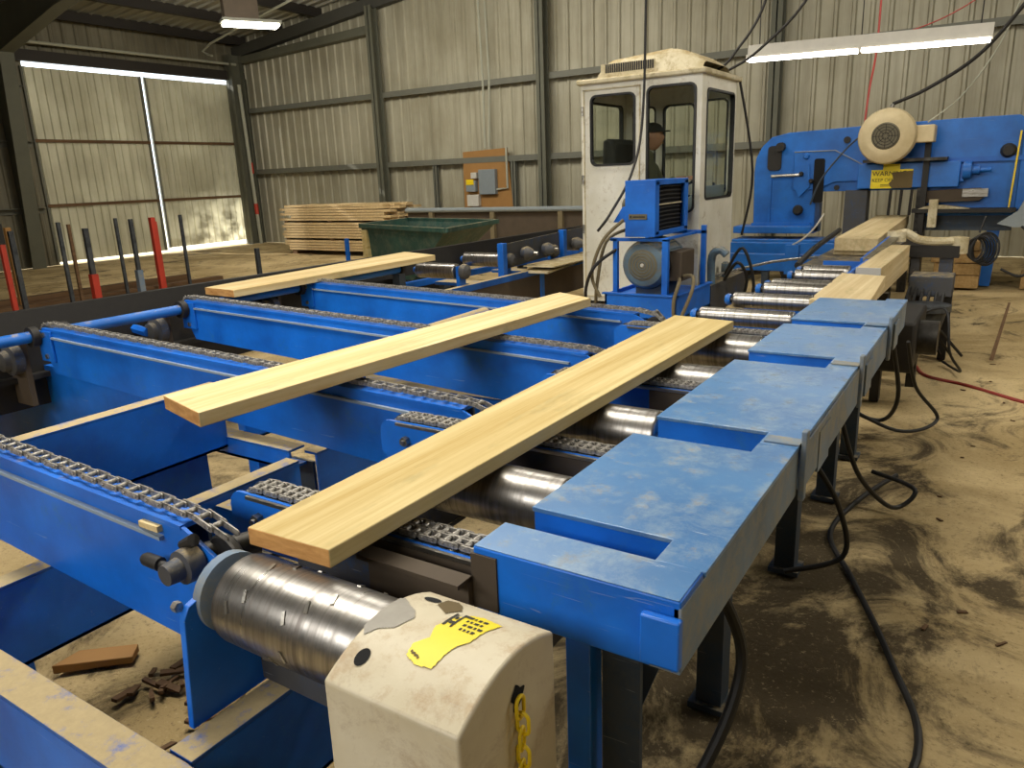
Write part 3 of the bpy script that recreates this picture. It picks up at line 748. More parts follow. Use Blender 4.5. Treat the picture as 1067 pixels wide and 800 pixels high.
# hydraulic fittings on the near rail
m = MB(); m.lathe((-1.72, .92, .765), (-1.62, .93, .757), [(0, .012), (.1, .017), (.6, .018), (.62, .011), (1, .011)], 12); m.build('hydraulic_fitting', M['grease'], ra)
m = MB(); m.lathe((-1.57, .965, .775), (-1.57, .88, .775), [(0, .045), (.5, .043), (.55, .03), (1, .026)], 16); m.build('hydraulic_motor', M['blue_grimy'], ra)
m = MB(); m.lathe((-1.60, .955, .815), (-1.55, .955, .84), [(0, .012), (1, .016)], 10); m.build('hydraulic_fitting', M['grease'], ra)
m = MB(); m.box(-1.78, -1.70, .955, .975, .822, .838); m.build('wood_sliver', M['board'], ra)
m = MB(); m.cyl((-1.56, .985, .785), (-1.50, 1.10, .785), .03, 14); m.build('drive_shaft', M['dark_steel'], ra)
# shafts linking the rail heads
for a, b, l in ((1.08, 2.02, 'blue drive shaft between the first and second chain rail heads'), (2.15, 2.94, 'blue drive shaft between the second and third chain rail heads'), (3.07, 3.94, 'blue drive shaft between the third and fourth chain rail heads'), (4.07, 5.1, 'blue drive shaft beyond the fourth chain rail head')):
    t = thing('drive_shaft', l, 'shaft', (-4.42, (a+b)/2, .9))
    m = MB(); m.cyl((-4.45, a, .895), (-4.45, b, .895), .032, 18); m.build('rod', M['blue_saw'], t)
    for y in (a, b-.04):
        m = MB(); m.cyl((-4.45, y, .895), (-4.45, y+.04, .895), .055, 18); m.build('collar', M['grease'], t)
m = MB(); m.box(-4.49, -4.41, 5.02, 5.10, 0, .86); m.build('pedestal', M['dark_blue'], t)
# short lift rails in the gaps between rollers
def lift_rail(y, label, zt=.845, xl=-1.86, xr=-.87):
    t = thing('lift_rail', label, 'chain lift', ((xl+xr)/2, y, zt-.1), 'short lift rails between the rollers')
    m = MB(); r = .045
    pts = [(xl+r, zt-.01), (xr, zt-.012), (xr, zt-.17), (xl+.05, zt-.17), (xl, zt-.13)] + [(xl+r-r*math.cos(a)*1, zt-.01-r+r*math.sin(a)) for a in (0, .4, .8, 1.2)]
    m.plate(pts, 'y', y-.045, y-.035); m.build('side_plate', M['blue'], t)
    m = MB(); m.plate([(p[0], p[1]) for p in pts], 'y', y+.03, y+.04); m.build('side_plate', M['dark_blue'], t)
    m = MB(); m.box(xl+.08, xr, y-.055, y-.03, zt-.022, zt-.012); m.build('edge_strip', M['steel'], t)
    m = MB(); m.box(xl+.5, xr, y-.054, y-.047, zt-.13, zt-.024); m.build('worn_plate', M['brown_steel'], t)
    m = MB(); m.cyl((xl+.12, y-.065, zt-.075), (xl+.12, y-.045, zt-.075), .018, 6); m.cyl((xl+.12, y-.075, zt-.075), (xl+.12, y-.06, zt-.075), .009, 8); m.build('bolt', M['steel'], t)
    m = MB(); m.lathe((xl+.07, y-.012, zt-.05), (xl+.07, y+.012, zt-.05), [(0, .045), (1, .045)], 14); m.build('sprocket', M['dark_steel'], t)
    n = 16
    lay_chain(t, [(xl+.03, y-.014, zt-.03), (xl+.09, y-.014, zt), (xr, y-.014, zt)], .06, LINKS)
    lay_chain(t, [(xl+.03, y+.018, zt-.03), (xl+.09, y+.018, zt), (xr, y+.018, zt)], .06, LINKS)
    return t
lift_rail(1.245, 'short lift rail with double chain under the near end of the centre board', .85, -1.74, -.86)
lift_rail(1.93, 'short lift rail with bolt beside the first blue table far edge', .845, -1.80)
lift_rail(2.72, 'short lift rail beside the second blue table, under the centre board middle', .845, -1.60)
lift_rail(3.80, 'short lift rail beside the far tip of the centre board', .845, -1.76)
# near blue beam in front of the lift rail end (grimy)
t = thing('end_cross_beam', 'grimy blue steel channel between the near roller and the table arm', 'channel beam', (-1.1, 1.1, .7))
m = MB(); m.box(-1.15, -.865, 1.125, 1.14, .70, .835); m.box(-1.15, -.865, 1.09, 1.14, .83, .84); m.build('channel', M['brown_steel'], t)
m = MB(); m.box(-1.40, -1.15, 1.13, 1.14, .64, .82); m.build('channel_end', M['blue_grimy'], t)
# deck under-frame
def ibeam_y(x, y0, y1, zt, d, label, mat='blue_dusty', w=.075, web='blue', name='deck_beam'):
    t = thing(name, label, 'steel beam', (x, (y0+y1)/2, zt-d/2))
    m = MB(); m.box(x-w/2, x+w/2, y0, y1, zt-.012, zt); m.build('top_flange', M[mat], t, bevel=.002)
    m = MB(); m.box(x+w/2-.012, x+w/2, y0, y1, zt-d, zt-.012); m.box(x-w/2, x+w/2, y0, y1, zt-d, zt-d+.012); m.build('web', M[web], t)
    return t
def ibeam_x(y, x0, x1, zt, d, label, w=.09, mat='blue_dusty', name='deck_beam', web='blue'):
    t = thing(name, label, 'steel beam', ((x0+x1)/2, y, zt-d/2))
    m = MB(); m.box(x0, x1, y-w/2, y+w/2, zt-.012, zt); m.build('top_flange', M[mat], t, bevel=.002)
    m = MB(); m.box(x0, x1, y-w/2, y-w/2+.012, zt-d, zt-.012); m.box(x0, x1, y-w/2, y+w/2, zt-d, zt-d+.012); m.build('web', M[web], t)
    return t
ibeam_y(-2.93, 1.06, 2.03, .80, .30, 'dust topped cross beam joining the first and second chain rails')
ibeam_y(-2.93, 2.13, 2.95, .77, .28, 'cross beam joining the second and third chain rails, mostly hidden')
t = thing('deck_beam', 'round topped blue cross bar joining the third and fourth chain rails', 'steel beam', (-2.9, 3.5, .8))
m = MB(); m.tube([(-2.75, 3.06, .79), (-2.75, 3.93, .80)], .045, 16, 1); m.build('bar', M['blue_dusty'], t)
m = MB(); m.box(-2.765, -2.735, 3.05, 3.95, .60, .76); m.build('web', M['blue'], t)
ibeam_y(-2.43, .69, 2.00, .53, .28, 'long dust topped lower beam crossing under the nearest chain rail')
ibeam_y(-2.43, 2.10, 4.3, .53, .26, 'lower cross beam continuing under the far chain rails')
ibeam_y(-2.52, -.6, .60, .53, .34, 'lower beam running out toward the near edge, dark blue side', web='dark_blue')
ibeam_x(.645, -3.6, -1.20, .53, .26, 'near dust topped frame beam at the bottom corner')
ibeam_x(2.07, -3.30, -2.48, .55, .09, 'dust topped frame beam under the second chain rail')
ibeam_x(3.1, -4.3, -1.5, .55, .12, 'frame beam under the third chain rail')
ibeam_x(4.1, -4.3, -1.5, .55, .12, 'frame beam under the fourth chain rail')
ibeam_y(-1.31, .70, 1.55, .525, .28, 'dust topped beam under the big near roller')
ibeam_x(1.62, -2.38, -1.36, .50, .12, 'short frame beam under the centre board')
def leg(x, y, zt, label, w=.09, mat='blue'):
    t = thing('deck_leg', label, 'steel leg', (x, y, 0))
    m = MB(); m.box(x-w/2, x+w/2, y-w/2, y+w/2, 0, zt); m.build('post', M[mat], t, bevel=.003)
    m = MB(); m.box(x-w, x+w, y-w, y+w, 0, .018); m.build('foot_plate', M['dark_blue'], t)
for x, y, z, l in ((-2.74, 2.07, .46, 'blue deck leg standing below the smaller board near end'), (-3.75, 2.07, .46, 'blue deck leg under the far left of the second rail'),
                   (-2.43, 3.1, .27, 'short deck leg under the third chain rail'), (-4.2, 3.1, .43, 'deck leg under the head of the third chain rail'),
                   (-4.2, 4.1, .43, 'deck leg under the head of the fourth chain rail'), (-1.31, 1.5, .245, 'short deck leg behind the big near roller'),
                   (-2.43, .85, .25, 'short deck leg under the near crossing of beams'), (-1.6, 4.1, .43, 'deck leg by the power unit')):
    leg(x, y, z, l, .07)
t = thing('gusset_plate', 'dark blue gusset plate below the cross beam between the near rails', 'bracket', (-2.95, 1.6, .3))
m = MB(); m.plate([(1.5, .50), (1.95, .50), (1.95, .05), (1.62, .05)], 'x', -2.965, -2.95); m.build('plate', M['blue'], t)
m = MB(); m.plate([(-2.72, .46), (-2.47, .46), (-2.47, .02), (-2.72, .02)], 'y', 2.14, 2.155)
tag(m.build('lower_panel', M['dark_blue'], None, origin=(-2.6, 2.15, .2)), 'dark blue panel standing under the second chain rail', 'panel')
m = MB(); m.box(-6.2, -3.35, 2.13, 2.15, .02, .67); m.box(-6.2, -3.35, 2.13, 2.17, .67, .68)
tag(m.build('apron_plate', M['blue'], None, origin=(-4, 2.2, .5)), 'shaded blue apron plate behind the second chain rail head', 'panel')

# ================================================================== BOARDS ON THE DECK
def board(name, corners, zt, th, mat, label, z_far=None):
    zf = zt if z_far is None else z_far
    a, b, c, d = corners  # near-left, near-right, far-right, far-left
    cx = sum(p[0] for p in corners)/4; cy = sum(p[1] for p in corners)/4
    zz = (zt, zt, zf, zf)
    m = MB(); m.hexa([(p[0], p[1], z-th) for p, z in zip(corners, zz)], [(p[0], p[1], z) for p, z in zip(corners, zz)])
    o = m.build(name, [M[mat], M['board_end']], None, bevel=.003, origin=(cx, cy, zt-th/2))
    o.data.polygons[2].material_index = 1; o.data.polygons[4].material_index = 1
    return tag(o, label, 'wooden board')
board('lumber_board', [(-1.325, .945), (-1.085, .955), (-1.055, 3.61), (-1.375, 3.66)], .930, .042, 'board_y', 'large pale yellow board lying over the rollers beside the blue tables')
board('lumber_board', [(-2.385, 1.445), (-2.085, 1.370), (-1.935, 3.82), (-2.21, 3.95)], .965, .050, 'board', 'pale board resting across the middle of the blue chain rails')
board('lumber_board', [(-4.63, 3.24), (-4.29, 3.215), (-4.33, 5.44), (-4.84, 5.62)], .985, .05, 'board', 'pale board lying across the far left ends of the chain rails', .985)
sc = None
t = tag(MB().hexa([(-2.66, 1.03, .01), (-2.47, 1.215, .01), (-2.52, 1.27, .01), (-2.66, 1.13, .01)], [(-2.66, 1.03, .045), (-2.47, 1.215, .035), (-2.52, 1.27, .04), (-2.66, 1.13, .05)]).build('wood_offcut', M['plywood'], None, bevel=.003, origin=(-2.57, 1.15, .03)), 'split reddish wood offcut on the sawdust under the deck', 'wood scrap')
random.seed(3)
for k in range(26):
    x, y = -2.22+random.gauss(0, .12), 1.22+random.gauss(0, .12); a = random.uniform(0, PI)
    m = MB(); l, w = random.uniform(.02, .06), random.uniform(.006, .016); m.xf = Matrix.Translation((x, y, .012)) @ Matrix.Rotation(a, 4, 'Z') @ Matrix.Rotation(.15, 4, 'Y')
    m.hexa([(-l, -w, 0), (l, -w*.4, 0), (l*.8, w, 0), (-l, w*.7, 0)], [(-l, -w, .012), (l, -w*.4, .006), (l*.8, w, .01), (-l, w*.7, .012)]); m.xf = None
    tag(m.build('bark_chip', M['old_wood'], None, origin=(x, y, .01)), 'small dark bark chip on the sawdust under the near deck', 'wood chip', 'bark chips under the near deck')

# ================================================================== SECOND CONVEYOR ON THE LEFT
t = thing('conveyor_side_rail', 'long black blue side rail of the far left conveyor', 'side rail', (-5.1, 6, .8))
m = MB(); m.hexa([(-5.33, -.5, .72), (-5.23, -.5, .72), (-4.90, 9.5, .72), (-5.0, 9.5, .72)], [(-5.33, -.5, .945), (-5.27, -.5, .945), (-4.94, 9.5, .945), (-5.0, 9.5, .945)])
m.build('rail', M['grease'], t)
m = MB(); m.hexa([(-5.22, -.5, .60), (-5.16, -.5, .60), (-4.83, 9.5, .60), (-4.89, 9.5, .60)], [(-5.22, -.5, .66), (-5.16, -.5, .66), (-4.83, 9.5, .66), (-4.89, 9.5, .66)])
m.build('lower_rail', M['blue'], t)
for y in (.4, 1.9, 3.4, 4.9, 6.4, 7.9):
    m = MB(); x = -5.2+y*.033; m.box(x-.04, x+.04, y-.05, y+.05, 0, .72); m.build('leg', M['dark_blue'], t)
m = MB(); m.box(-5.15, -4.62, 1.0, 4.4, .62, .65); m.box(-4.70, -4.68, 1.0, 4.4, .45, .84); tag(m.build('drip_tray', M['grease'], None, origin=(-4.9, 2.7, .5)), 'dusty brown tray between the rail heads and the long side rail', 'tray')
for k, y in enumerate((1.90, 2.78, 3.7)):
    t = thing('pillow_bearing', ['round blue bearing hub left of the second chain rail head', 'round grimy bearing hub left of the third chain rail head', 'round grimy bearing hub left of the fourth chain rail head'][k], 'bearing', (-4.56, y, .77))
    m = MB(); m.lathe((-4.56, y-.05, .77), (-4.56, y+.05, .77), [(0, .03), (.1, .055), (.4, .06), (.5, .085), (1, .085)], 20); m.build('hub', M['blue_grimy'], t)
    m = MB(); m.cyl((-4.75, y-.065, .80), (-4.56, y-.05, .77), .03, 6); m.build('bolt', M['blue'], t)
    m = MB(); m.box(-4.67, -4.50, y+.05, y+.08, .5, .86); m.build('mount_plate', M['brown_steel'], t)
for k, (y, x0, x1) in enumerate(((5.80, -4.83, -4.36), (6.75, -4.95, -4.45), (7.7, -4.9, -4.45), (8.5, -4.85, -4.45))):
    t = roller(y, x0, x1, .075, 'roller of the far left conveyor, ' + ['closest to the pale board tip', 'second behind the pale board tip', 'beside the blue side panel', 'close to the cab corner'][k], .865, group='rollers of the far left conveyor')
    m = MB(); m.box(x1+.02, x1+.06, y-.05, y+.05, .45, .84); m.build('bearing_post', M['blue'], t)
    m = MB(); m.lathe((x1+.06, y, .79), (x1+.14, y, .79), [(0, .07), (.3, .075), (.7, .065), (1, .03)], 16); m.build('hub', M['blue_grimy'], t)
t = thing('roller_bed', 'blue frame of the far left conveyor with dusty ledges', 'conveyor frame', (-4.5, 7, .5))
m = MB(); m.box(-4.30, -4.24, 5.3, 9.2, .60, .66); m.build('ledge', M['blue_dusty'], t)
m = MB(); m.box(-4.27, -4.25, 5.3, 9.2, .30, .60); m.build('apron', M['brown_steel'], t)
m = MB(); m.box(-4.88, -4.3, 6.1, 6.3, .60, .63); m.build('cross_ledge', M['blue_dusty'], t)
m = MB(); m.box(-4.85, -4.3, 7.1, 7.3, .60, .63); m.build('cross_ledge', M['blue_dusty'], t)
for y in (5.4, 7.2, 9.0):
    m = MB(); m.box(-4.32, -4.24, y-.04, y+.04, 0, .60); m.build('leg', M['blue'], t)
t = thing('side_panel', 'upright blue side panel with posts beside the left conveyor rollers', 'panel', (-4.38, 7.5, .6))
m = MB(); m.plate([(6.62, .70), (8.5, .78), (8.5, 1.01), (6.62, .96)], 'x', -4.40, -4.388); m.build('panel', M['blue_grimy'], t)
for y in (6.60, 7.9):
    m = MB(); m.box(-4.40, -4.33, y-.04, y+.04, .45, .98+(y-6.6)*.03); m.build('post', M['blue'], t, bevel=.003)
m = MB(); m.plate([(6.9, .66), (8.7, .72), (8.3, .72), (6.9, .64)], 'x', -4.33, -4.0); m.box(-4.33, -3.95, 6.95, 8.6, .70, .712); m.build('shelf_plate', M['cab_cream'], t)
for k, y in enumerate((7.0, 7.45, 8.15)):
    m = MB(); m.lathe((-4.36, y, .84), (-4.22, y, .84), [(0, .06), (.4, .075), (.8, .05), (1, .03)], 14); m.build('motor_hub', M['blue_grimy'], t)
    m = MB(); m.cyl((-4.22, y, .84), (-4.17, y, .84), .02, 6); m.build('hub_bolt', M['steel'], t)

# ================================================================== OPERATOR CAB
CX0, CX1, CY0, CY1, CZ0, CZ1 = -3.37, -2.24, 6.5, 7.45, .44, 2.41
t = cab = thing('operator_cab', 'white operator cab with large rounded windows standing behind the power unit', 'control cab', ((CX0+CX1)/2, 7, CZ0))
def window(axis, plane, rect, name='window'):
    """glass with its black gasket; rect in the two other axes"""
    a0, a1, z0, z1 = rect; w = MB(); o = rrect(a0, a1, z0, z1, .06, 5); i = rrect(a0+.018, a1-.018, z0+.018, z1-.018, .045, 5)
    w.plate(o, axis, plane-.012, plane+.028, [i]); g = w.build('window_seal', M['black'], t)
    w = MB(); w.plate(rrect(a0+.01, a1-.01, z0+.01, z1-.01, .05, 5), axis, plane+.006, plane+.010); w.build('window_glass', M['glass'], g)
m = MB(); m.plate([(CX0, CZ0), (CX1, CZ0), (CX1, CZ1), (CX0, CZ1)], 'y', CY0, CY0+.03, [rrect(-3.28, -2.835, 1.705, 2.32, .06, 5), rrect(-2.735, -2.285, 1.28, 2.35, .06, 5)])
m.build('front_panel', M['cab_white'], t, smooth=20)
window('y', CY0, (-3.28, -2.835, 1.705, 2.32)); window('y', CY0, (-2.735, -2.285, 1.28, 2.35))
m = MB()
m.box(-3.345, -3.335, CY0-.012, CY0, .50, 2.37); m.box(-2.80, -2.79, CY0-.012, CY0, .50, 2.37); m.box(-3.345, -2.79, CY0-.012, CY0, 2.36, 2.37); m.box(-3.345, -2.79, CY0-.012, CY0, .50, .51)
dr = m.build('door', M['cab_cream'], t)
for z in (1.10, 1.55, 2.15):
    m = MB(); m.cyl((-3.35, CY0-.02, z), (-3.35, CY0-.02, z+.08), .012, 8); m.build('hinge', M['steel'], dr)
m = MB(); m.box(-2.85, -2.82, CY0-.03, CY0-.01, 1.42, 1.50); m.build('handle', M['dark_steel'], dr)
m = MB(); m.plate([(CY0+.03, CZ0), (CY1, CZ0), (CY1, CZ1), (CY0+.03, CZ1)], 'x', CX1-.03, CX1, [rrect(6.62, 7.40, 1.38, 2.31, .05, 5)]); m.build('side_panel', M['cab_white'], t, smooth=20)
window('x', CX1-.02, (6.62, 7.40, 1.38, 2.31))
m = MB(); m.plate([(CY0+.03, CZ0), (CY1, CZ0), (CY1, CZ1), (CY0+.03, CZ1)], 'x', CX0, CX0+.03, [rrect(6.62, 7.35, 1.45, 2.28, .05, 5)]); m.build('side_panel', M['cab_white'], t, smooth=20)
window('x', CX0+.005, (6.62, 7.35, 1.45, 2.28))
m = MB(); m.plate([(CX0+.03, CZ0), (CX1-.03, CZ0), (CX1-.03, CZ1), (CX0+.03, CZ1)], 'y', CY1-.03, CY1, [rrect(-3.27, -3.02, 1.5, 2.26, .05, 5), rrect(-2.95, -2.62, 1.5, 2.26, .05, 5), rrect(-2.55, -2.30, 1.4, 2.28, .05, 5)])
m.build('back_panel', M['cab_white'], t, smooth=20)
for a, b, c, d in ((-3.27, -3.02, 1.5, 2.26), (-2.95, -2.62, 1.5, 2.26), (-2.55, -2.30, 1.4, 2.28)): window('y', CY1-.02, (a, b, c, d))
m = MB(); m.box(CX0, CX1, CY0, CY1, CZ0-.03, CZ0+.02); m.build('cab_floor', M['brown_steel'], t)
m = MB(); m.box(CX0-.03, CX1+.04, CY0-.04, CY1+.05, CZ1, CZ1+.045); m.build('cab_roof', M['cab_cream'], t, bevel=.012)
m = MB(); zb = CZ1+.045
def dome(x, y):
    e = max(0, min(1, (x+3.24)/.12)) ; r = 1 if x < -2.62 else max(0, 1-((x+2.62)/.40)**2*.85)
    s = min(1, (y-6.55)/.10, (7.3-y)/.12); s = max(0, s)
    return (.15+.05*max(0, min(1, (x+3.24)/.65)))*(e**.25)*(s**.35)*r
nx, ny = 26, 16; vs = []; fs = []
for i in range(nx+1):
    for j in range(ny+1):
        x = -3.24+(.98)*i/nx; y = 6.55+.75*j/ny; vs.append((x, y, zb+dome(x, y)))
for i in range(nx):
    for j in range(ny): fs.append((i*(ny+1)+j, (i+1)*(ny+1)+j, (i+1)*(ny+1)+j+1, i*(ny+1)+j+1))
m.add(vs, fs); ac = m.build('roof_air_conditioner', M['cab_cream'], t, smooth=60)
m = MB()
for k in range(22): x = -3.15+k*.021; m.box(x, x+.012, 6.548, 6.57, zb+.045, zb+.115)
m.build('grille', M['grease'], ac)
m = MB(); m.box(-3.22, -2.66, 6.548, 6.575, zb, zb+.04); m.box(-3.20, -2.69, 6.556, 6.575, zb+.04, zb+.12); m.build('shroud_front', M['cab_cream'], ac)
m = MB(); m.box(-2.22, -2.10, 6.46, 7.5, .40, .66); m.build('support_beam', M['blue_grimy'], t)
for x, y in ((-3.3, 6.6), (-3.3, 7.4), (-2.3, 7.4), (-2.3, 6.6)):
    m = MB(); m.box(x-.04, x+.04, y-.04, y+.04, 0, .42); m.build('leg', M['dark_steel'], t)
m = MB(); m.tube([(-3.36, 6.45, .44), (-3.5, 6.2, .12), (-3.55, 6.1, .02)], .022, 8, 1); m.build('step_brace', M['hose_tan'], t)
# inside: seat, console, operator
t = thing('operator_chair', 'dark high backed seat inside the white cab', 'chair', (-3.05, 7.05, CZ0+.02))
z0 = CZ0+.02
m = MB(); m.box(-3.14, -2.72, 6.86, 7.26, z0+.52, z0+.62); m.build('cushion', M['seat'], t, bevel=.03)
m = MB(); m.plate([(-3.24, z0+.60), (-3.14, z0+.60), (-3.17, z0+1.44), (-3.22, z0+1.50), (-3.30, z0+1.48), (-3.31, z0+1.2)], 'y', 6.78, 7.30); m.build('backrest', M['seat'], t, bevel=.03)
m = MB(); m.cyl((-2.86, 7.06, z0), (-2.86, 7.06, z0+.52), .05, 14); m.build('pedestal', M['dark_steel'], t)
for y in (6.80, 7.28):
    m = MB(); m.box(-3.0, -2.66, y, y+.05, z0+.74, z0+.79); m.build('armrest', M['seat'], t, bevel=.012)
t = thing('control_console', 'control console with slanted pale panel inside the cab', 'console', (-2.42, 7.05, z0))
m = MB(); m.hexa([(-2.55, 6.72, z0), (-2.30, 6.72, z0), (-2.30, 7.38, z0), (-2.55, 7.38, z0)], [(-2.58, 6.72, z0+.82), (-2.30, 6.72, z0+1.04), (-2.30, 7.38, z0+1.04), (-2.58, 7.38, z0+.82)]); m.build('cabinet', M['grey_box'], t, bevel=.01)
for k in range(5):
    m = MB(); x = -2.52+.045*k; m.cyl((x, 6.85+.09*k, z0+.86+.035*k), (x-.015, 6.85+.09*k, z0+.92+.035*k), .012, 8); m.build('knob', M['black'], t)

def skin_body(name, verts, edges, radii, mat, parent, root=0, sub=2):
    me = bpy.data.meshes.new(name); base = wloc(parent) if parent else Vector((0, 0, 0))
    me.from_pydata([Vector(v)-base for v in verts], edges, []); o = bpy.data.objects.new(name, me); COL.objects.link(o)
    if parent: o.parent = parent
    me.materials.append(mat)
    sk = o.modifiers.new('skin', 'SKIN')
    for i, r in enumerate(radii): me.skin_vertices[0].data[i].radius = r if isinstance(r, tuple) else (r, r)
    me.skin_vertices[0].data[root].use_root = True
    s = o.modifiers.new('sub', 'SUBSURF'); s.levels = sub; s.render_levels = sub
    dg = bpy.context.evaluated_depsgraph_get(); m2 = bpy.data.meshes.new_from_object(o.evaluated_get(dg)); o.modifiers.clear(); o.data = m2
    m2.polygons.foreach_set('use_smooth', [True]*len(m2.polygons))
    return o
# operator: facing +X, seated, hands on the console. one body surface + clothing + cap
px, py, sz = -2.93, 7.05, z0+.70
person = thing('person', 'seated operator in dark cap and olive shirt reaching to the controls inside the cab', 'person', (px, py, sz))
hip = (px-.08, py, sz+.06)
V = [hip, (px-.08, py, sz+.30), (px-.05, py, sz+.50), (px-.02, py, sz+.60), (px+.0, py, sz+.68)]
Ed = [(0, 1), (1, 2), (2, 3), (3, 4)]; Rr = [(.13, .16), (.125, .15), (.12, .17), (.05, .055), (.05, .05)]
for s in (-1, 1):
    b = len(V)
    V += [(px-.04, py+s*.17, sz+.52), (px+.06, py+s*.21, sz+.30), (px+.26, py+s*.16, sz+.38), (px+.32, py+s*.15, sz+.41)]
    Rr += [.06, .048, .036, .028]; Ed += [(2, b), (b, b+1), (b+1, b+2), (b+2, b+3)]
    b = len(V)
    V += [(px-.02, py+s*.10, sz+.05), (px+.36, py+s*.12, sz+.04), (px+.32, py+s*.12, sz-.38), (px+.44, py+s*.12, sz-.52)]
    Rr += [.09, .062, .045, .04]; Ed += [(0, b), (b, b+1), (b+1, b+2), (b+2, b+3)]
skin_body('body', V, Ed, Rr, M['shirt'], person)
# trousers as a slightly larger garment over hips and legs
V = [(hip[0], py, sz+.05)]; Ed = []; Rr = [(.135, .165)]
for s in (-1, 1):
    b = len(V); V += [(px-.02, py+s*.10, sz+.05), (px+.36, py+s*.12, sz+.04), (px+.32, py+s*.12, sz-.40)]; Rr += [.098, .07, .055]; Ed += [(0, b), (b, b+1), (b+1, b+2)]
skin_body('trousers', V, Ed, Rr, M['trousers'], person)
# head: shaped sphere with brow, nose, chin
m = MB(); vs = []; fs = []; nu, nv = 24, 18; hc = Vector((px+.035, py, sz+.79))
for i in range(nv+1):
    th = PI*i/nv
    for k in range(nu):
        ph = 2*PI*k/nu; x = math.sin(th)*math.cos(ph); y = math.sin(th)*math.sin(ph); z = math.cos(th)
        rx, ry, rz = .098, .076, .118
        if z < 0: ry *= 1+z*.25; rx *= 1+z*.10
        dx = 0
        if x > .75 and abs(y) < .3: dx += .020*math.exp(-((z+.05)/.16)**2)*math.exp(-(y/.16)**2) + .006*math.exp(-((z+.45)/.08)**2)
        if x > .6 and abs(abs(y)-.32) < .16: dx -= .008*math.exp(-((z-.08)/.10)**2)
        vs.append(hc+Vector((x*rx+dx, y*ry, z*rz)))
for i in range(nv):
    for k in range(nu): fs.append((i*nu+k, i*nu+(k+1) % nu, (i+1)*nu+(k+1) % nu, (i+1)*nu+k))
m.add(vs, fs); hd = m.build('head', M['skin'], person, smooth=80)
for s in (-1, 1):
    m = MB(); m.lathe(hc+Vector((-.01, s*.070, 0)), hc+Vector((-.015, s*.084, .0)), [(0, .018), (.5, .024), (1, .018)], 12); m.build('ear', M['skin'], hd)
    m = MB(); m.lathe(hc+Vector((.080, s*.026, .012)), hc+Vector((.087, s*.027, .012)), [(0, .009), (1, .005)], 10); m.build('eye', M['ink'], hd)
m = MB(); m.box(hc.x+.082, hc.x+.094, py-.022, py+.022, hc.z-.058, hc.z-.052); m.build('mouth', M['plywood'], hd)
m = MB(); m.lathe(hc+Vector((-.01, 0, .045)), hc+Vector((-.01, 0, .135)), [(0, .100), (.35, .099), (.7, .08), (.92, .045), (1, .01)], 22); m.build('cap', M['cap'], person)
m = MB(); m.plate([(hc.x+.05, py-.065), (hc.x+.15, py-.045), (hc.x+.17, py), (hc.x+.15, py+.045), (hc.x+.05, py+.065)], 'z', hc.z+.045, hc.z+.055); m.build('cap_brim', M['cap'], person)
for s in (-1, 1):
    w = Vector((px+.32, py+s*.15, sz+.41)); V = [w, w+Vector((.05, 0, .005)), w+Vector((.085, 0, .004))]; Ed = [(0, 1), (1, 2)]; Rr = [(.024, .017), (.036, .015), (.034, .013)]
    for q, (dy, ln) in enumerate(((-.028, .055), (-.010, .065), (.010, .062), (.027, .050))):
        b = len(V); V += [w+Vector((.095, dy, .003)), w+Vector((.095+ln*.55, dy*1.1, .0)), w+Vector((.095+ln, dy*1.15, -.016))]; Rr += [.0095, .009, .0075]; Ed += [(2, b), (b, b+1), (b+1, b+2)]
    b = len(V); V += [w+Vector((.045, -s*.040, .0)), w+Vector((.080, -s*.058, -.008))]; Rr += [.011, .009]; Ed += [(1, b), (b, b+1)]
    skin_body('hand', V, Ed, Rr, M['skin'], person)

# ================================================================== POWER UNIT
t = thing('hydraulic_power_unit', 'blue hydraulic power unit with grey motor, cooler and tray before the cab', 'power unit', (-2.4, 6, .5))
m = MB(); m.box(-2.71, -2.10, 5.60, 5.62, .49, .69); m.box(-2.12, -2.10, 5.60, 6.44, .49, .69); m.box(-2.71, -2.10, 5.60, 6.44, .49, .51); m.box(-2.71, -2.69, 5.60, 6.44, .49, .69); m.box(-2.69, -2.12, 5.62, 6.43, .645, .66)
m.box(-2.73, -2.08, 5.585, 5.625, .685, .70); m.box(-2.125, -2.08, 5.585, 6.44, .685, .70)
m.build('tray', M['blue'], t, bevel=.003)
for x in (-2.66, -2.15):
    for y in (5.68, 6.38):
        m = MB(); m.box(x-.04, x+.04, y-.04, y+.04, 0, .49); m.build('leg', M['dark_blue'], t)
m = MB(); m.box(-2.655, -2.615, 5.64, 5.68, .66, 1.13); m.box(-2.235, -2.185, 5.64, 5.68, .66, 1.13); m.box(-2.15, -2.11, 6.30, 6.34, .66, 1.19); m.box(-2.655, -2.615, 6.30, 6.34, .66, 1.13)
m.box(-2.68, -2.185, 5.64, 5.69, 1.11, 1.135); m.box(-2.22, -2.19, 5.66, 6.34, 1.12, 1.14); m.box(-2.655, -2.11, 6.30, 6.34, 1.12, 1.15)
m.build('frame', M['blue'], t, bevel=.003)
mc = Vector((-2.42, 5.70, .915))
m = MB(); m.lathe(mc, mc+Vector((0, .50, 0)), [(0, .13), (.02, .17), (.10, .195), (.16, .20), (.17, .188), (.85, .188), (.86, .195), (.95, .19), (1, .13)], 36); mo = m.build('motor', M['motor_grey'], t, smooth=35)
m = MB(); m.lathe(mc+Vector((0, -.010, 0)), mc+Vector((0, .01, 0)), [(0, .11), (.4, .125), (1, .13)], 32); m.build('fan_grille', M['grille'], mo)
m = MB()
for r in (.03, .055, .08, .105): 
    pts = [mc+Vector((r*math.cos(a), -.012, r*math.sin(a))) for a in [2*PI*i/24 for i in range(25)]]; m.tube(pts, .0025, 6, 1)
m.build('grille_ring', M['motor_grey'], mo)
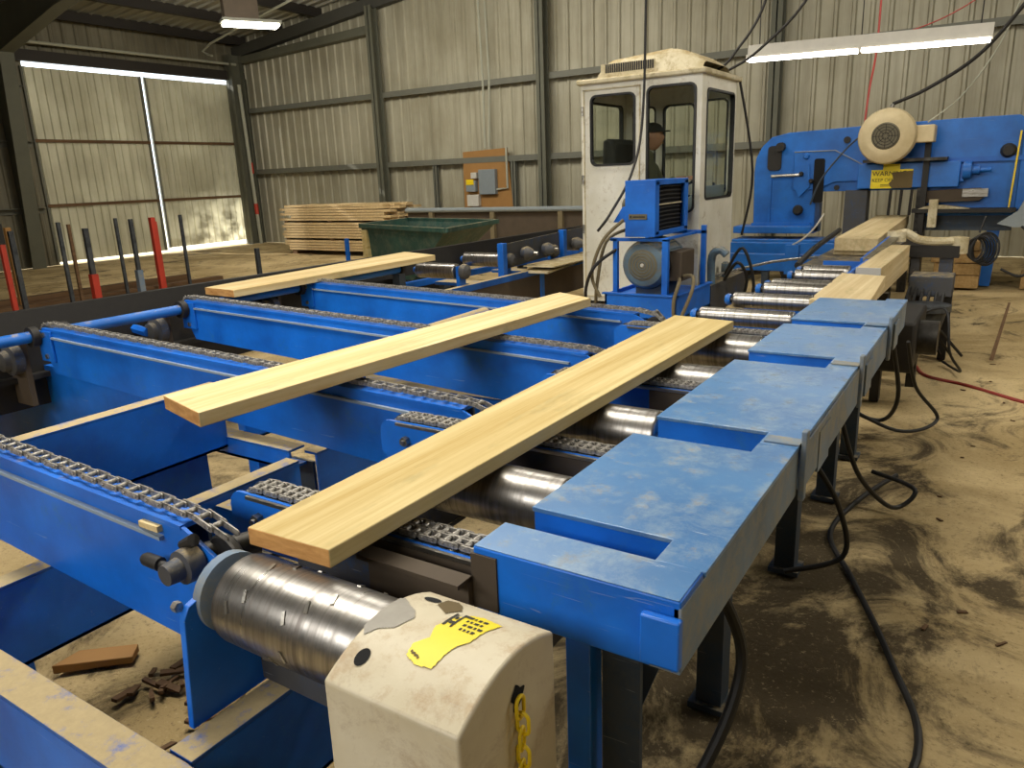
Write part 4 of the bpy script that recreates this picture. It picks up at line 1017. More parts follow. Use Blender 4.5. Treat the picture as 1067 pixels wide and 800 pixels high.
m = MB(); m.lathe(mc+Vector((0, -.02, 0)), mc+Vector((0, -.008, 0)), [(0, .012), (1, .018)], 12); m.build('centre_badge', M['offwhite'], mo)
m = MB()
for k in range(20):
    a = 2*PI*k/20; m.xf = Matrix.Translation(mc+Vector((0, .3, 0))) @ Matrix.Rotation(a, 4, 'Y'); m.box(-.004, .004, -.16, .12, .185, .203)
m.xf = None; m.build('cooling_fin', M['motor_grey'], mo)
m = MB(); m.box(-2.52, -2.28, 5.80, 6.12, .66, .745); m.build('foot', M['dark_blue'], mo)
m = MB(); m.box(-2.24, -2.13, 5.80, 6.10, .78, 1.02); m.build('pump_block', M['brown_steel'], t, bevel=.01)
m = MB(); m.lathe((-2.40, 6.2, .91), (-2.40, 6.38, .91), [(0, .09), (.5, .09), (.55, .06), (1, .05)], 18); m.build('pump', M['brown_steel'], t)
# cooler
m = MB(); m.plate([(-2.52, 1.15), (-2.27, 1.15), (-2.27, 1.58), (-2.52, 1.58)], 'y', 5.58, 5.60); m.box(-2.52, -2.27, 5.60, 6.30, 1.15, 1.165); m.box(-2.52, -2.27, 5.60, 6.30, 1.565, 1.58); m.box(-2.52, -2.505, 5.60, 6.30, 1.165, 1.565); m.box(-2.52, -2.27, 6.28, 6.30, 1.165, 1.565)
m.box(-2.285, -2.268, 5.60, 5.66, 1.165, 1.565); m.box(-2.285, -2.268, 6.22, 6.30, 1.165, 1.565); m.box(-2.285, -2.268, 5.6, 6.3, 1.165, 1.19); m.box(-2.285, -2.268, 5.6, 6.3, 1.54, 1.565)
co = m.build('oil_cooler', M['blue'], t, bevel=.002)
m = MB(); m.box(-2.50, -2.32, 5.62, 6.27, 1.18, 1.55); m.build('core', M['hole'], co)
m = MB()
for k in range(11):
    z = 1.20+k*.032; m.tube([(-2.30, 5.68, z), (-2.295, 5.9, z+.006), (-2.30, 6.2, z)], .006, 6, 2)
m.build('coil_tube', M['grease'], co)
m = MB(); m.box(-2.295, -2.288, 5.68, 6.2, 1.385, 1.395); m.build('dusty_bar', M['cab_cream'], co)
m = MB(); m.box(-2.485, -2.335, 5.572, 5.58, 1.285, 1.325); m.build('name_plate', M['grille'], co)
m = MB(); m.box(-2.475, -2.46, 5.569, 5.572, 1.297, 1.313); m.box(-2.45, -2.35, 5.569, 5.572, 1.300, 1.309); m.build('plate_print', M['ink'], co)
m = MB(); m.hexa([(-2.64, 5.62, 1.26), (-2.52, 5.62, 1.26), (-2.52, 5.8, 1.26), (-2.64, 5.8, 1.26)], [(-2.56, 5.62, 1.38), (-2.52, 5.62, 1.38), (-2.52, 5.8, 1.38), (-2.56, 5.8, 1.38)]); m.build('duct', M['blue'], co)
m = MB(); m.cyl((-2.62, 5.8, 1.38), (-2.52, 5.8, 1.38), .06, 16); m.cyl((-2.58, 5.8, 1.50), (-2.52, 5.8, 1.50), .03, 12); m.build('fan_motor', M['grille'], co)
# right part of tray: filter can and pipe stubs
m = MB(); m.tube([(-2.13, 6.55, .66), (-2.13, 6.55, .90), (-2.06, 6.55, .96), (-2.0, 6.55, .92)], .035, 10, 4); m.build('return_pipe', M['motor_grey'], cab)
m = MB(); m.lathe((-2.16, 7.05, .66), (-2.16, 7.05, .80), [(0, .03), (.4, .04), (.9, .04), (1, .02)], 14); m.build('filler_cap', M['motor_grey'], cab)
random.seed(5)
for k, (pts, mat, l) in enumerate((
    ([(-2.55, 5.62, 1.28), (-2.70, 5.55, 1.12), (-2.80, 5.55, .85), (-2.74, 5.58, .66)], 'hose_tan', 'dusty hose curving down the left side of the power unit'),
    ([(-2.62, 5.66, 1.05), (-2.75, 5.50, .92), (-2.86, 5.55, .70), (-2.90, 5.7, .45)], 'grease', 'dark hose hanging left of the grey motor'),
    ([(-2.58, 5.8, 1.2), (-2.72, 5.65, 1.10), (-2.78, 5.60, .75), (-2.84, 5.7, .55)], 'hose_tan', 'thin dusty hose beside the tray corner'),
    ([(-2.14, 5.86, .82), (-2.00, 5.70, .84), (-1.97, 5.60, .74), (-2.03, 5.55, .55)], 'hose_tan', 'dusty hose looping over the front right of the tray'),
    ([(-2.16, 5.84, .80), (-2.08, 5.62, .80), (-2.10, 5.56, .66), (-2.10, 5.57, .50)], 'hose_tan', 'straight dusty hose dropping over the tray front'),
    ([(-2.06, 6.7, .68), (-1.92, 6.6, .85), (-1.86, 6.7, .70), (-1.93, 6.8, .45)], 'black', 'black cable loop right of the power unit'),
    ([(-2.12, 6.9, .70), (-1.95, 6.85, .95), (-1.85, 6.9, .60), (-1.95, 6.9, .35)], 'grease', 'dark cable loop below the cab corner'))):
    m = MB(); m.tube(pts, .014, 8, 6); tag(m.build('hydraulic_hose', M[mat]), l, 'hose')
# cable hanging from the roof past the cab to the cooler
m = MB(); m.tube([(-2.62, 6.25, 6.4), (-2.62, 6.2, 3.2), (-2.62, 6.15, 2.1), (-2.60, 5.9, 1.65), (-2.62, 5.55, 1.35), (-2.72, 5.5, 1.20)], .011, 8, 8)
tag(m.build('hanging_cable', M['grease']), 'dark cable hanging from the roof down past the cab front', 'cable')
for pts, l in (([(-2.35, 7.2, 2.50), (-2.2, 7.2, 2.62), (-1.95, 7.3, 3.1), (-1.75, 7.3, 4.3)], 'cable rising from the cab roof corner, left one of two'), ([(-2.28, 7.3, 2.50), (-2.0, 7.3, 2.65), (-1.6, 7.4, 3.1), (-1.35, 7.4, 4.0)], 'cable rising from the cab roof corner, right one of two'), ([(-2.22, 7.47, 2.43), (-2.10, 7.6, 1.6), (-2.18, 7.6, 1.0)], 'loose wire hanging down the right edge of the cab')):
    m = MB(); m.tube(pts, .012, 8, 6); tag(m.build('overhead_cable', M['grease']), l, 'cable')

# ================================================================== BAND SAW
SY = 11.6
t = saw = thing('band_saw', 'large blue horizontal band resaw with cream motor and warning sign', 'saw machine', (-1.5, SY+.3, 0))
body = [(-3.16, .69), (-3.18, 1.56), (-3.16, 1.76), (-3.08, 1.92), (-2.95, 2.04), (-2.72, 2.09), (-1.69, 2.12), (-.6, 2.14), (.02, 2.14), (.12, 2.06), (.55, 2.04), (.55, .93), (-.92, .93), (-.92, 1.27), (-2.30, 1.27), (-2.30, .69)]
m = MB(); m.plate(body, 'y', SY, SY+.5); m.build('housing', M['blue_saw'], t, bevel=.02, smooth=25)
m = MB(); m.plate([(-2.62, 1.82), (-2.08, 1.82), (-1.72, 1.62), (-1.72, 1.40), (-2.05, 1.40), (-2.30, 1.30), (-2.62, 1.30)], 'y', SY-.03, SY); m.build('cover_panel', M['blue_saw'], t, bevel=.006)
m = MB(); m.tube([(-2.62, SY-.035, 1.82), (-2.08, SY-.035, 1.82), (-1.72, SY-.035, 1.62)], .008, 6, 1); m.build('cover_edge', M['grey_box'], t)
m = MB(); m.box(-2.95, -2.92, SY-.02, SY, .75, 1.45); m.box(-3.18, -2.35, SY-.04, SY, .80, .84); m.build('body_rib', M['blue_saw'], t)
m = MB(); m.plate(rrect(-2.34, -2.20, 1.12, 1.72, .03, 3), 'y', SY-.045, SY-.028); m.build('wheel_slot', M['hole'], t)
m = MB(); m.plate(rrect(-2.99, -2.80, 1.58, 1.92, .05, 3), 'y', SY-.03, SY); m.build('guard_pad', M['grease'], t)
m = MB(); m.lathe((-2.80, SY, 1.90), (-2.80, SY-.14, 1.90), [(0, .03), (.3, .03), (.35, .065), (1, .06)], 12); m.build('clamp_knob', M['grease'], t)
m = MB(); m.lathe((-2.45, SY, 1.76), (-2.45, SY-.08, 1.76), [(0, .03), (.6, .045), (1, .03)], 12); m.build('clamp_knob', M['blue_saw'], t)
m = MB(); m.cyl((-2.92, SY-.06, 1.50), (-2.5, SY-.06, 1.51), .022, 12); m.build('tension_rod', M['steel'], t)
m = MB(); m.plate([(-2.58, 1.62), (-2.40, 1.65), (-2.38, 1.35), (-2.52, 1.20), (-2.60, 1.35)], 'y', SY-.06, SY-.02); m.build('linkage_plate', M['blue_saw'], t)
m = MB(); m.lathe((-2.50, SY-.04, 1.52), (-2.50, SY-.13, 1.52), [(0, .02), (.5, .035), (1, .02)], 10); m.lathe((-2.36, SY-.04, 1.42), (-2.36, SY-.13, 1.42), [(0, .02), (.5, .035), (1, .02)], 10); m.build('bolt', M['grease'], t)
m = MB(); m.lathe((-2.52, SY-.02, 1.02), (-2.52, SY-.12, 1.02), [(0, .06), (.5, .075), (1, .05)], 14); m.build('clamp_knob', M['grease'], t)
m = MB(); m.cyl((-1.94, SY-.02, 1.95), (-1.94, SY, 1.95), .045, 14); m.cyl((-2.03, SY-.02, 1.32), (-2.03, SY, 1.32), .035, 14); m.build('plug', M['grease'], t)
m = MB(); m.box(-1.75, -.55, SY-.16, SY, 1.30, 1.62); m.build('centre_beam', M['blue_saw'], t, bevel=.01)
m = MB(); m.box(-1.68, -.70, SY-.30, SY, 1.635, 1.675); m.build('motor_shelf', M['dark_steel'], t)
m = MB(); m.box(-1.04, .12, SY-.05, SY, 1.60, 1.66); m.build('dust_ledge', M['blue_dusty'], t)
m = MB(); m.box(-.85, -.50, SY-.12, SY, 1.36, 1.58); m.build('gear_cover', M['blue_saw'], t, bevel=.01)
m = MB(); m.lathe((-.52, SY-.10, 1.50), (-.22, SY-.10, 1.50), [(0, .11), (.3, .11), (.32, .05), (.6, .05), (.62, .025), (1, .025)], 14); m.build('tension_gear', M['blue_saw'], t)
m = MB(); m.plate([(-.98, 1.10), (-.30, 1.12), (-.22, 1.20), (-.30, 1.28), (-.60, 1.27), (-.98, 1.25)], 'y', SY-.10, SY-.02); m.build('blade_guard', M['brown_steel'], t, bevel=.01)
m = MB(); m.box(-.50, -.22, SY-.12, SY-.05, 1.17, 1.27); m.build('guide_block', M['steel'], t)
m = MB(); m.box(-1.05, .10, SY-.25, SY, .98, 1.03); m.build('lower_shelf', M['grease'], t)
m = MB(); m.box(-1.0, .08, SY+.02, SY+.3, .74, .98); m.build('under_frame', M['dark_blue'], t)
m = MB(); m.plate([(-.98, 1.03), (-.4, 1.03), (-.7, 1.075), (-.9, 1.06)], 'y', SY-.24, SY-.02); m.build('sawdust_heap', M['cab_cream'], t)
m = MB(); m.beam((.02, SY-.04, 1.02), (.05, SY-.04, 1.95), .02, .055, (0, 1, 0)); m.build('yellow_bar', M['yellow'], t)
m = MB(); m.lathe((-.06, SY, 1.72), (-.06, SY-.12, 1.72), [(0, .04), (.4, .09), (1, .06)], 12); m.build('clamp_knob', M['grease'], t)
m = MB(); m.box(.08, .40, SY-.03, SY, 1.0, 2.0); m.build('end_door', M['blue_saw'], t, bevel=.01)
for x, z1 in ((-.13, .95), (.35, .95)):
    m = MB(); m.hexa([(x-.07, SY+.05, .02), (x+.05, SY+.05, .02), (x+.05, SY+.25, .02), (x-.07, SY+.25, .02)], [(x-.05, SY+.05, z1), (x+.10, SY+.05, z1), (x+.10, SY+.25, z1), (x-.05, SY+.25, z1)]); m.build('leg', M['blue_saw'], t)
m = MB(); m.box(-1.90, -1.62, SY-.1, SY+.2, .05, 1.28); m.build('leg', M['blue_grimy'], t)
m = MB(); m.box(-1.02, -.90, SY-.12, SY+.2, .05, 1.30); m.build('leg', M['dark_steel'], t)
m = MB(); m.box(-3.40, -1.9, SY-.25, SY+.3, .42, .62); m.box(-3.4, -2.3, SY-.2, SY+.3, .70, .80); m.build('base_beam', M['blue_saw'], t, bevel=.01)
m = MB(); m.box(-3.35, -3.2, SY-.2, SY+.2, 0, .42); m.build('leg', M['dark_blue'], t)
m = MB(); m.box(-2.3, -2.15, SY-.2, SY+.2, 0, .42); m.build('leg', M['dark_blue'], t)
# motor on the shelf
mc = Vector((-1.39, SY-.62, 1.955))
m = MB(); m.lathe(mc, mc+Vector((0, .56, 0)), [(0, .20), (.015, .24), (.12, .325), (.25, .345), (.3, .345), (.31, .30), (1, .30)], 40); mo = m.build('motor', M['motor_cream'], t, smooth=35)
m = MB(); m.lathe(mc+Vector((0, -.012, 0)), mc+Vector((0, .01, 0)), [(0, .15), (.5, .165), (1, .17)], 28); m.build('fan_grille', M['grille'], mo)
m = MB()
for r in (.04, .075, .11, .145): m.tube([mc+Vector((r*math.cos(a), -.016, r*math.sin(a))) for a in [2*PI*i/24 for i in range(25)]], .0035, 6, 1)
for k in range(8): a = PI*k/4; m.tube([mc+Vector((.02*math.cos(a), -.016, .02*math.sin(a))), mc+Vector((.15*math.cos(a), -.016, .15*math.sin(a)))], .0035, 6, 1)
m.build('grille_ring', M['grease'], mo)
m = MB(); m.box(-1.08, -.86, SY-.45, SY-.10, 1.86, 2.07); m.build('terminal_box', M['motor_cream'], mo, bevel=.015)
m = MB(); m.cyl((-1.39, SY-.35, 2.27), (-1.37, SY-.35, 2.35), .025, 10); m.build('lifting_eye', M['steel'], mo)
m = MB(); m.box(-1.55, -1.22, SY-.5, SY-.1, 1.675, 1.70); m.build('foot', M['dark_steel'], mo)
# warning sign
m = MB(); m.box(-1.58, -1.08, SY-.172, SY-.162, 1.30, 1.54); m.box(-1.44, -1.24, SY-.172, SY-.162, 1.54, 1.61); sg = m.build('warning_sign', M['sticker'], t); sg['label'] = 'yellow warning sign with black print'
m = MB(); m.plate([(-1.33, 1.50), (-1.08, 1.52), (-1.08, 1.30), (-1.32, 1.30), (-1.36, 1.36), (-1.31, 1.42)], 'y', SY-.175, SY-.170); m.build('grime', M['sign_grime'], sg)
RX = Matrix.Rotation(PI/2, 4, 'X')
text_mesh('sign_text', 'WARNING', .085, Matrix.Translation((-1.565, SY-.174, 1.487)) @ RX, M['ink'], sg, align='LEFT')
text_mesh('sign_text', 'KEEP OFF', .062, Matrix.Translation((-1.565, SY-.174, 1.405)) @ RX, M['ink'], sg, align='LEFT')
m = MB(); m.box(-1.46, -1.34, SY-.174, SY-.172, 1.345, 1.352); m.box(-1.46, -1.34, SY-.174, SY-.172, 1.325, 1.332); m.build('sign_line', M['ink'], sg)
# vertical guides and pressure arm around the cut
for x, l in ((-1.33, 'left'), (-1.20, 'middle'), (-1.08, 'right')):
    m = MB(); m.cyl((x, SY-.20, .95), (x+.01, SY-.20, 1.28), .018, 8); m.build('hold_down_rod', M['grease'], t)
m = MB(); m.box(-.97, -.90, SY-.22, SY-.12, .35, 2.0); m.build('guide_post', M['grease'], t)
m = MB(); m.box(-.85, -.75, SY-.3, SY-.2, .8, 1.15); m.build('guide_post', M['cab_cream'], t)
# sawdust covered lever and clutter right of the timber
t = thing('feed_arm', 'wood dust covered curved feed arm beside the saw timber', 'machine arm', (-.7, 9.3, .8))
m = MB(); m.tube([(-.93, 8.75, .91), (-.84, 8.8, .93), (-.72, 8.85, .86), (-.52, 8.9, .84), (-.36, 8.95, .85)], .045, 10, 5); m.build('arm', M['cab_cream'], t)
m = MB(); m.cyl((-.92, 8.75, .85), (-.92, 8.75, .95), .09, 16); m.build('pivot', M['cab_cream'], t)
m = MB(); m.cyl((-.36, 8.95, .72), (-.36, 8.95, .88), .08, 14); m.build('pivot', M['cab_cream'], t)
m = MB(); m.box(-.80, -.35, 8.86, 9.1, .68, .80); m.build('arm_base', M['grease'], t)
m = MB(); m.box(-.52, -.40, 8.9, 9.1, .1, .68); m.build('leg', M['blue_grimy'], t)
m = MB(); m.box(-.78, -.70, 8.9, 9.1, 0, .68); m.build('leg', M['blue_grimy'], t)
t = thing('hydraulic_valve_stand', 'black valve stand with blue fittings to the right of the tables', 'valve stand', (-.35, 7.3, 0))
m = MB(); m.box(-.62, -.30, 7.1, 7.4, .55, .72); m.build('valve_block', M['blue_grimy'], t, bevel=.01)
m = MB(); m.box(-.60, -.54, 7.2, 7.3, 0, .55); m.build('leg', M['grease'], t)
m = MB(); m.box(-.36, -.30, 7.2, 7.3, 0, .6); m.build('leg', M['grease'], t)
m = MB(); m.lathe((-.45, 6.9, .20), (-.45, 6.9, .52), [(0, .08), (.8, .14), (.85, .17), (1, .17)], 18); m.build('dust_cup', M['post_grey'], t)
m = MB()
for k in range(6): x = -.60+.05*k; m.tube([(x, 7.15, .66), (x-.02, 7.0, .5-.03*k), (x+.03, 7.05, .25), (x+.02+.03*k, 7.2, .05)], .013, 6, 5)
m.build('hose_bundle', M['black'], t)
# dark gearbox mass below the white ended timber
t = thing('drive_unit', 'dark greasy drive unit below the timber beside the tables', 'gearbox', (-.62, 5.9, 0))
m = MB(); m.box(-.70, -.42, 5.6, 6.4, .25, .60); m.build('gear_case', M['grease'], t, bevel=.02)
m = MB(); m.cyl((-.42, 5.9, .45), (-.30, 5.9, .45), .12, 18); m.build('pulley', M['dark_steel'], t)
m = MB(); m.box(-.68, -.62, 5.7, 5.8, 0, .25); m.build('leg', M['grease'], t)
m = MB(); m.box(-.50, -.44, 6.2, 6.3, 0, .25); m.build('leg', M['grease'], t)
# lumber blocks and cable coil under the right side of the saw
random.seed(11); k = 0
blk = [(-.75, 11.3, .0, .55, .16), (-.72, 11.3, .17, .52, .14), (-.76, 11.32, .32, .56, .15), (-.73, 11.3, .48, .5, .12), (.25, 11.4, 0, .9, .2), (.30, 11.45, .21, .8, .16), (.28, 11.4, .38, .85, .16), (.36, 11.45, .55, .6, .15)]
lbl = ['lowest block', 'second block', 'third block', 'top block']
for i, (x, y, z, w, h) in enumerate(blk):
    m = MB(); m.box(x, x+w, y, y+.35, z+.03, z+h+.03)
    tag(m.build('lumber_block', M['pine_block'], None, bevel=.006, origin=(x+w/2, y, z)), ('%s of the wood pile %s' % (lbl[i % 4], 'under the saw shelf' if i < 4 else 'right of the blue saw leg')), 'wood block', 'wood blocks under the saw')
m = MB()
for k in range(7):
    a0 = k*.5; pts = [(-.28+.02*k+ (.085+.009*k)*math.cos(a), 11.15+.02*math.sin(a*2+k), .55+(.13+.012*k)*math.sin(a)) for a in [2*PI*i/14+a0 for i in range(15)]]; m.tube(pts, .012, 6, 2)
m.tube([(-.25, 11.15, .75), (-.2, 11.2, .95)], .012, 6, 1)
tag(m.build('cable_coil', M['black'], None, origin=(-.25, 11.15, .55)), 'coil of black cable hanging beside the blue saw leg', 'cable coil')
m = MB(); m.tube([(.05, 11.3, .92), (.25, 11.2, .75), (.38, 11.2, .45), (.25, 11.2, .22), (.02, 11.2, .30)], .016, 8, 6)
tag(m.build('hanging_hose', M['black']), 'black hose loop hanging right of the blue saw leg', 'hose')
m = MB(); m.xf = Matrix.Translation((.10, 11.25, .95)); vs = [(-.18, 0, -.1), (.0, -.05, -.14), (.25, 0, -.12), (.3, 0, .2), (.1, -.04, .26), (.02, 0, .05)]
m.add(vs+[(a, b+.1, c) for a, b, c in vs], [(0,1,2,3,4,5), (11,10,9,8,7,6)]+[(i, (i+1) % 6, 6+(i+1) % 6, 6+i) for i in range(6)]); m.xf = None
tag(m.build('plastic_sheet', M['grey_box'], None, origin=(.1, 11.25, .95)), 'crumpled grey plastic sheet hung on the right edge of the saw', 'plastic sheet')
# blue low frames between cab and saw
t = thing('transfer_frame', 'low blue steel frame on the floor between cab and band saw', 'steel frame', (-2.6, 9.5, 0))
m = MB(); m.box(-3.6, -1.75, 9.4, 9.5, .42, .62); m.build('front_beam', M['blue_saw'], t, bevel=.005)
m = MB(); m.box(-3.6, -1.7, 10.4, 10.5, .50, .66); m.build('rear_beam', M['blue_saw'], t, bevel=.005)
for x in (-3.5, -2.4, -1.85):
    for y in (9.45, 10.45):
        m = MB(); m.box(x-.04, x+.04, y-.04, y+.04, 0, .45); m.build('leg', M['dark_blue'], t)
m = MB(); m.box(-2.15, -2.0, 9.3, 9.4, .40, .74); m.build('blue_post', M['blue_saw'], t)
for k, (x, y, z) in enumerate(((-2.9, 9.9, .35), (-2.6, 9.9, .42), (-2.3, 10.0, .35))):
    m = MB(); m.cyl((x, y, z), (x+.25, y+.4, z), .09, 14); m.build('gear', M['grease'], t)
m = MB(); m.tube([(-2.08, 9.35, .74), (-1.95, 9.3, .82), (-1.83, 9.3, .95), (-1.75, 9.35, 1.10)], .010, 6, 6); tag(m.build('white_tube', M['offwhite']), 'thin white air tube curving up left of the timber', 'tube')
m = MB(); m.tube([(-2.2, 6.8, .70), (-1.8, 7.3, .78), (-1.45, 7.6, .80)], .012, 6, 3); tag(m.build('linkage_rod', M['steel']), 'long thin steel rod from the cab base to the rollers', 'rod')

# ================================================================== LIGHTS (fixtures seen)
t = thing('strip_light', 'long double fluorescent strip light hanging above the band saw', 'ceiling light', (-1.45, 9, 2.75))
dirv = Vector((2.31, 0, -.06)); a = Vector((-2.60, 9, 2.78))
m = MB(); m.beam(a+Vector((0, .04, .035)), a+dirv+Vector((0, .04, .035)), .20, .03); m.beam(a+Vector((0, .03, .10)), a+dirv+Vector((0, .03, .10)), .05, .11); m.build('reflector', M['offwhite'], t)
m = MB(); m.plate([(a.x-.02, a.z+.01), (a.x+2.33, a.z-.05), (a.x+2.33, a.z+.04), (a.x-.02, a.z+.10)], 'y', 8.93, 8.935) if False else m
for s in (0, 1):
    p = a+dirv*(.505*s+.004); q = a+dirv*(.505*s+.486)
    for dy in (-.05, .05):
        m = MB(); m.cyl(p+Vector((0, dy, 0)), q+Vector((0, dy, 0)), .019, 12); m.build('tube', M['tube'], t)
m = MB(); m.beam(a+dirv*.494+Vector((0, 0, .005)), a+dirv*.506+Vector((0, 0, .005)), .14, .05); m.build('tube_holder', M['offwhite'], t)
m = MB()
m.tube([a+Vector((.12, .03, .12)), (-2.50, 9.0, 6.2)], .006, 6, 1); m.tube([a+Vector((1.15, .03, .12)), (-1.45, 9.0, 6.2)], .006, 6, 1); m.tube([a+Vector((2.2, .03, .1)), (-.35, 9.0, 6.2)], .006, 6, 1)
m.build('hanger_wire', M['grease'], t)
t = thing('highbay_light', 'bright lamp fixture under the roof above the big doors', 'ceiling light', (-14.0, 11.75, 5.05))
d = Vector((.55, 1.0, -.0)).normalized(); c0 = Vector((-13.9, 11.75, 4.93))
m = MB(); m.beam(c0-d*.56, c0+d*.56, .40, .06); m.build('lens', M['lamp'], t, bevel=.02)
m = MB(); m.beam(c0-d*.60+Vector((0, 0, .06)), c0+d*.60+Vector((0, 0, .06)), .44, .06); m.build('housing', M['girt'], t)
m = MB(); m.beam(c0-d*.35+Vector((-.3, 0, .35)), c0+d*.35+Vector((-.3, 0, .35)), .35, .40); m.build('ballast_box', M['brown_steel'], t)
m = MB(); m.cyl(c0+Vector((-.3, 0, .5)), c0+Vector((-.3, 0, 1.2)), .02, 8); m.build('hanger', M['girt'], t)
# wires around the saw
for pts, r, mat, l in (([(-1.37, 11.25, 2.35), (-.95, 11.2, 2.52), (-.4, 11.1, 2.9), (.15, 11, 3.7), (.5, 11, 4.6)], .022, 'grease', 'thick dark cable rising from the saw motor to the roof'),
                       ([(-.95, 11.2, 2.1), (-.6, 11.2, 2.4), (-.25, 11.2, 3.0), (0, 11.2, 3.9)], .010, 'pipe_white', 'thin pale wire rising from the motor terminal box'),
                       ([(-1.74, 11.6, 2.12), (-1.76, 11.9, 2.6), (-1.78, 12.4, 3.2), (-1.78, 12.4, 4.3)], .014, 'red_hose', 'thin red air line hanging behind the strip light'),
                       ([(-1.65, 11.4, 2.05), (-1.9, 11.45, 1.85), (-2.2, 11.4, 1.45), (-2.33, 11.4, 1.1)], .012, 'dark_blue', 'dark cable crossing the saw cover diagonally'),
                       ([(-1.8, 12.0, 3.2), (-.9, 12.4, 3.5), (.2, 12.6, 4.2)], .008, 'red_hose', 'red wire sloping up to the upper corner')):
    m = MB(); m.tube(pts, r, 8, 8); tag(m.build('overhead_cable', M[mat]), l, 'cable')
m = MB()
for dx in (0, .12): m.tube([(-10.45+dx, WY-.25, 2.3), (-10.45+dx*1.5, WY-.22, 3.8), (-10.5+dx*1.5, WY-.22, 6.0)], .025, 6, 1)
tag(m.build('wall_conduit', M['pipe_white']), 'pair of thin conduits climbing the wall above the plywood panel', 'conduit')

# ================================================================== BACKGROUND THINGS
t = thing('electrical_board', 'plywood backboard with grey switch boxes on the far wall', 'electrical panel', (-10.5, WY-.2, 1.3))
m = MB(); m.plate([(-11.15, .55), (-9.72, .62), (-9.86, 2.28), (-11.12, 2.24)], 'y', WY-.22, WY-.19); m.build('backboard', M['plywood'], t)
for x0, x1, z0_, z1_, n_, mt in ((-10.62, -10.15, 1.25, 1.82, 'breaker_box', 'grey_box'), (-11.0, -10.72, 1.32, 1.58, 'switch_box', 'grey_box'), (-10.98, -10.65, .98, 1.25, 'switch_box', 'offwhite'), (-10.84, -10.68, 1.62, 1.76, 'outlet_box', 'offwhite')):
    m = MB(); m.box(x0, x1, WY-.34, WY-.22, z0_, z1_); m.build(n_, M[mt], t, bevel=.01)
m = MB(); m.box(-10.98, -10.76, WY-.35, WY-.34, 1.48, 1.60); m.build('yellow_tag', M['yellow'], t)
m = MB(); m.tube([(-10.15, WY-.27, 1.36), (-9.85, WY-.27, 1.38), (-9.85, WY-.27, 2.3)], .025, 6, 1); m.build('conduit', M['pipe_white'], t)

# stacked lumber by the back wall: every board its own object
random.seed(21)
base = None
zz = .10; layer = 0
bd = {}
for L_ in (3.2, 3.4, 3.6):
    m = MB(); m.box(-L_/2, L_/2, -.11, .11, 0, .05); o = m.build('stacked_board', M['stack_wood'], None, smooth=0); bd[L_] = o.data; bpy.data.objects.remove(o)
for layer in range(16):
    if layer in (4, 10):
        for x in (-14.9, -13.4, -11.9):
            m = MB(); m.box(x-.05, x+.05, 12.95, 13.95, zz, zz+.04); tag(m.build('spacer_stick', M['old_wood'], None, origin=(x, 13.4, zz)), 'small spacer stick between layers of the lumber stack by the wall', 'spacer', 'spacer sticks in the lumber stack')
        zz += .04
    nrow = 4
    for j in range(nrow):
        L_ = random.choice((3.2, 3.4, 3.6)); o = bpy.data.objects.new('stacked_board', bd[L_]); COL.objects.link(o)
        sh = random.uniform(-.06, .06)*(1 if layer < 9 else 3)
        if layer > 13 and j == 0: continue_ = True
        o.location = (-13.25+sh, 13.05+j*.245, zz); o.rotation_euler = (0, 0 if layer < 14 else random.uniform(-.012, 0), random.uniform(-.004, .004))
        tag(o, 'rough sawn board in the lumber stack beside the green hopper', 'wooden board', 'boards of the lumber stack by the wall')
    zz += .062
for x in (-14.7, -12.1):
    m = MB(); m.box(x-.07, x+.07, 12.95, 13.95, -.01, .10); tag(m.build('skid_block', M['old_wood'], None, origin=(x, 13.4, 0)), 'skid timber under the lumber stack, %s end' % ('door' if x < -13 else 'hopper'), 'skid')

# green tipping hopper
t = thing('tipping_hopper', 'dark green steel tipping hopper with sloped sides and open top', 'hopper', (-7.2, 8.9, 0))
T = [(-8.25, 8.6), (-6.0, 7.78), (-6.35, 9.5), (-8.5, 10.0)]; Bt = [(-7.6, 8.75), (-6.55, 8.35), (-6.7, 9.2), (-7.7, 9.5)]
Z1, Z0 = 1.01, .28
Bt = [(-8.15, 8.65), (-6.95, 8.2), (-7.1, 9.2), (-8.2, 9.6)]
m = MB(); th = .02
def inset(P, f):
    cx = sum(p[0] for p in P)/4; cy = sum(p[1] for p in P)/4; return [(cx+(p[0]-cx)*f, cy+(p[1]-cy)*f) for p in P]
To, Ti, Bo, Bi = T, inset(T, .965), Bt, inset(Bt, .965)
vs = [(x, y, Z1) for x, y in To]+[(x, y, Z1) for x, y in Ti]+[(x, y, Z0) for x, y in Bo]+[(x, y, Z0+.03) for x, y in Bi]
fs = [(12, 13, 14, 15), (11, 10, 9, 8)]
for i in range(4):
    j = (i+1) % 4; fs += [(i, j, 4+j, 4+i), (8+i, 8+j, j, i), (4+i, 4+j, 12+j, 12+i)]
m.add(vs, fs); m.build('bin', M['green'], t, smooth=0)
m = MB()
for i in range(4):
    j = (i+1) % 4; m.beam((T[i][0], T[i][1], Z1+.0), (T[j][0], T[j][1], Z1+.0), .07, .06)
m.build('rim', M['green'], t, bevel=.004)
m = MB(); m.box(-8.0, -7.85, 8.3, 9.6, .0, .28); m.box(-7.2, -7.05, 8.2, 9.4, .0, .28); m.build('base_rail', M['grease'], t)
m = MB(); m.box(-8.15, -8.05, 8.50, 8.60, .3, .95); m.build('timber_post', M['board_y'], t)
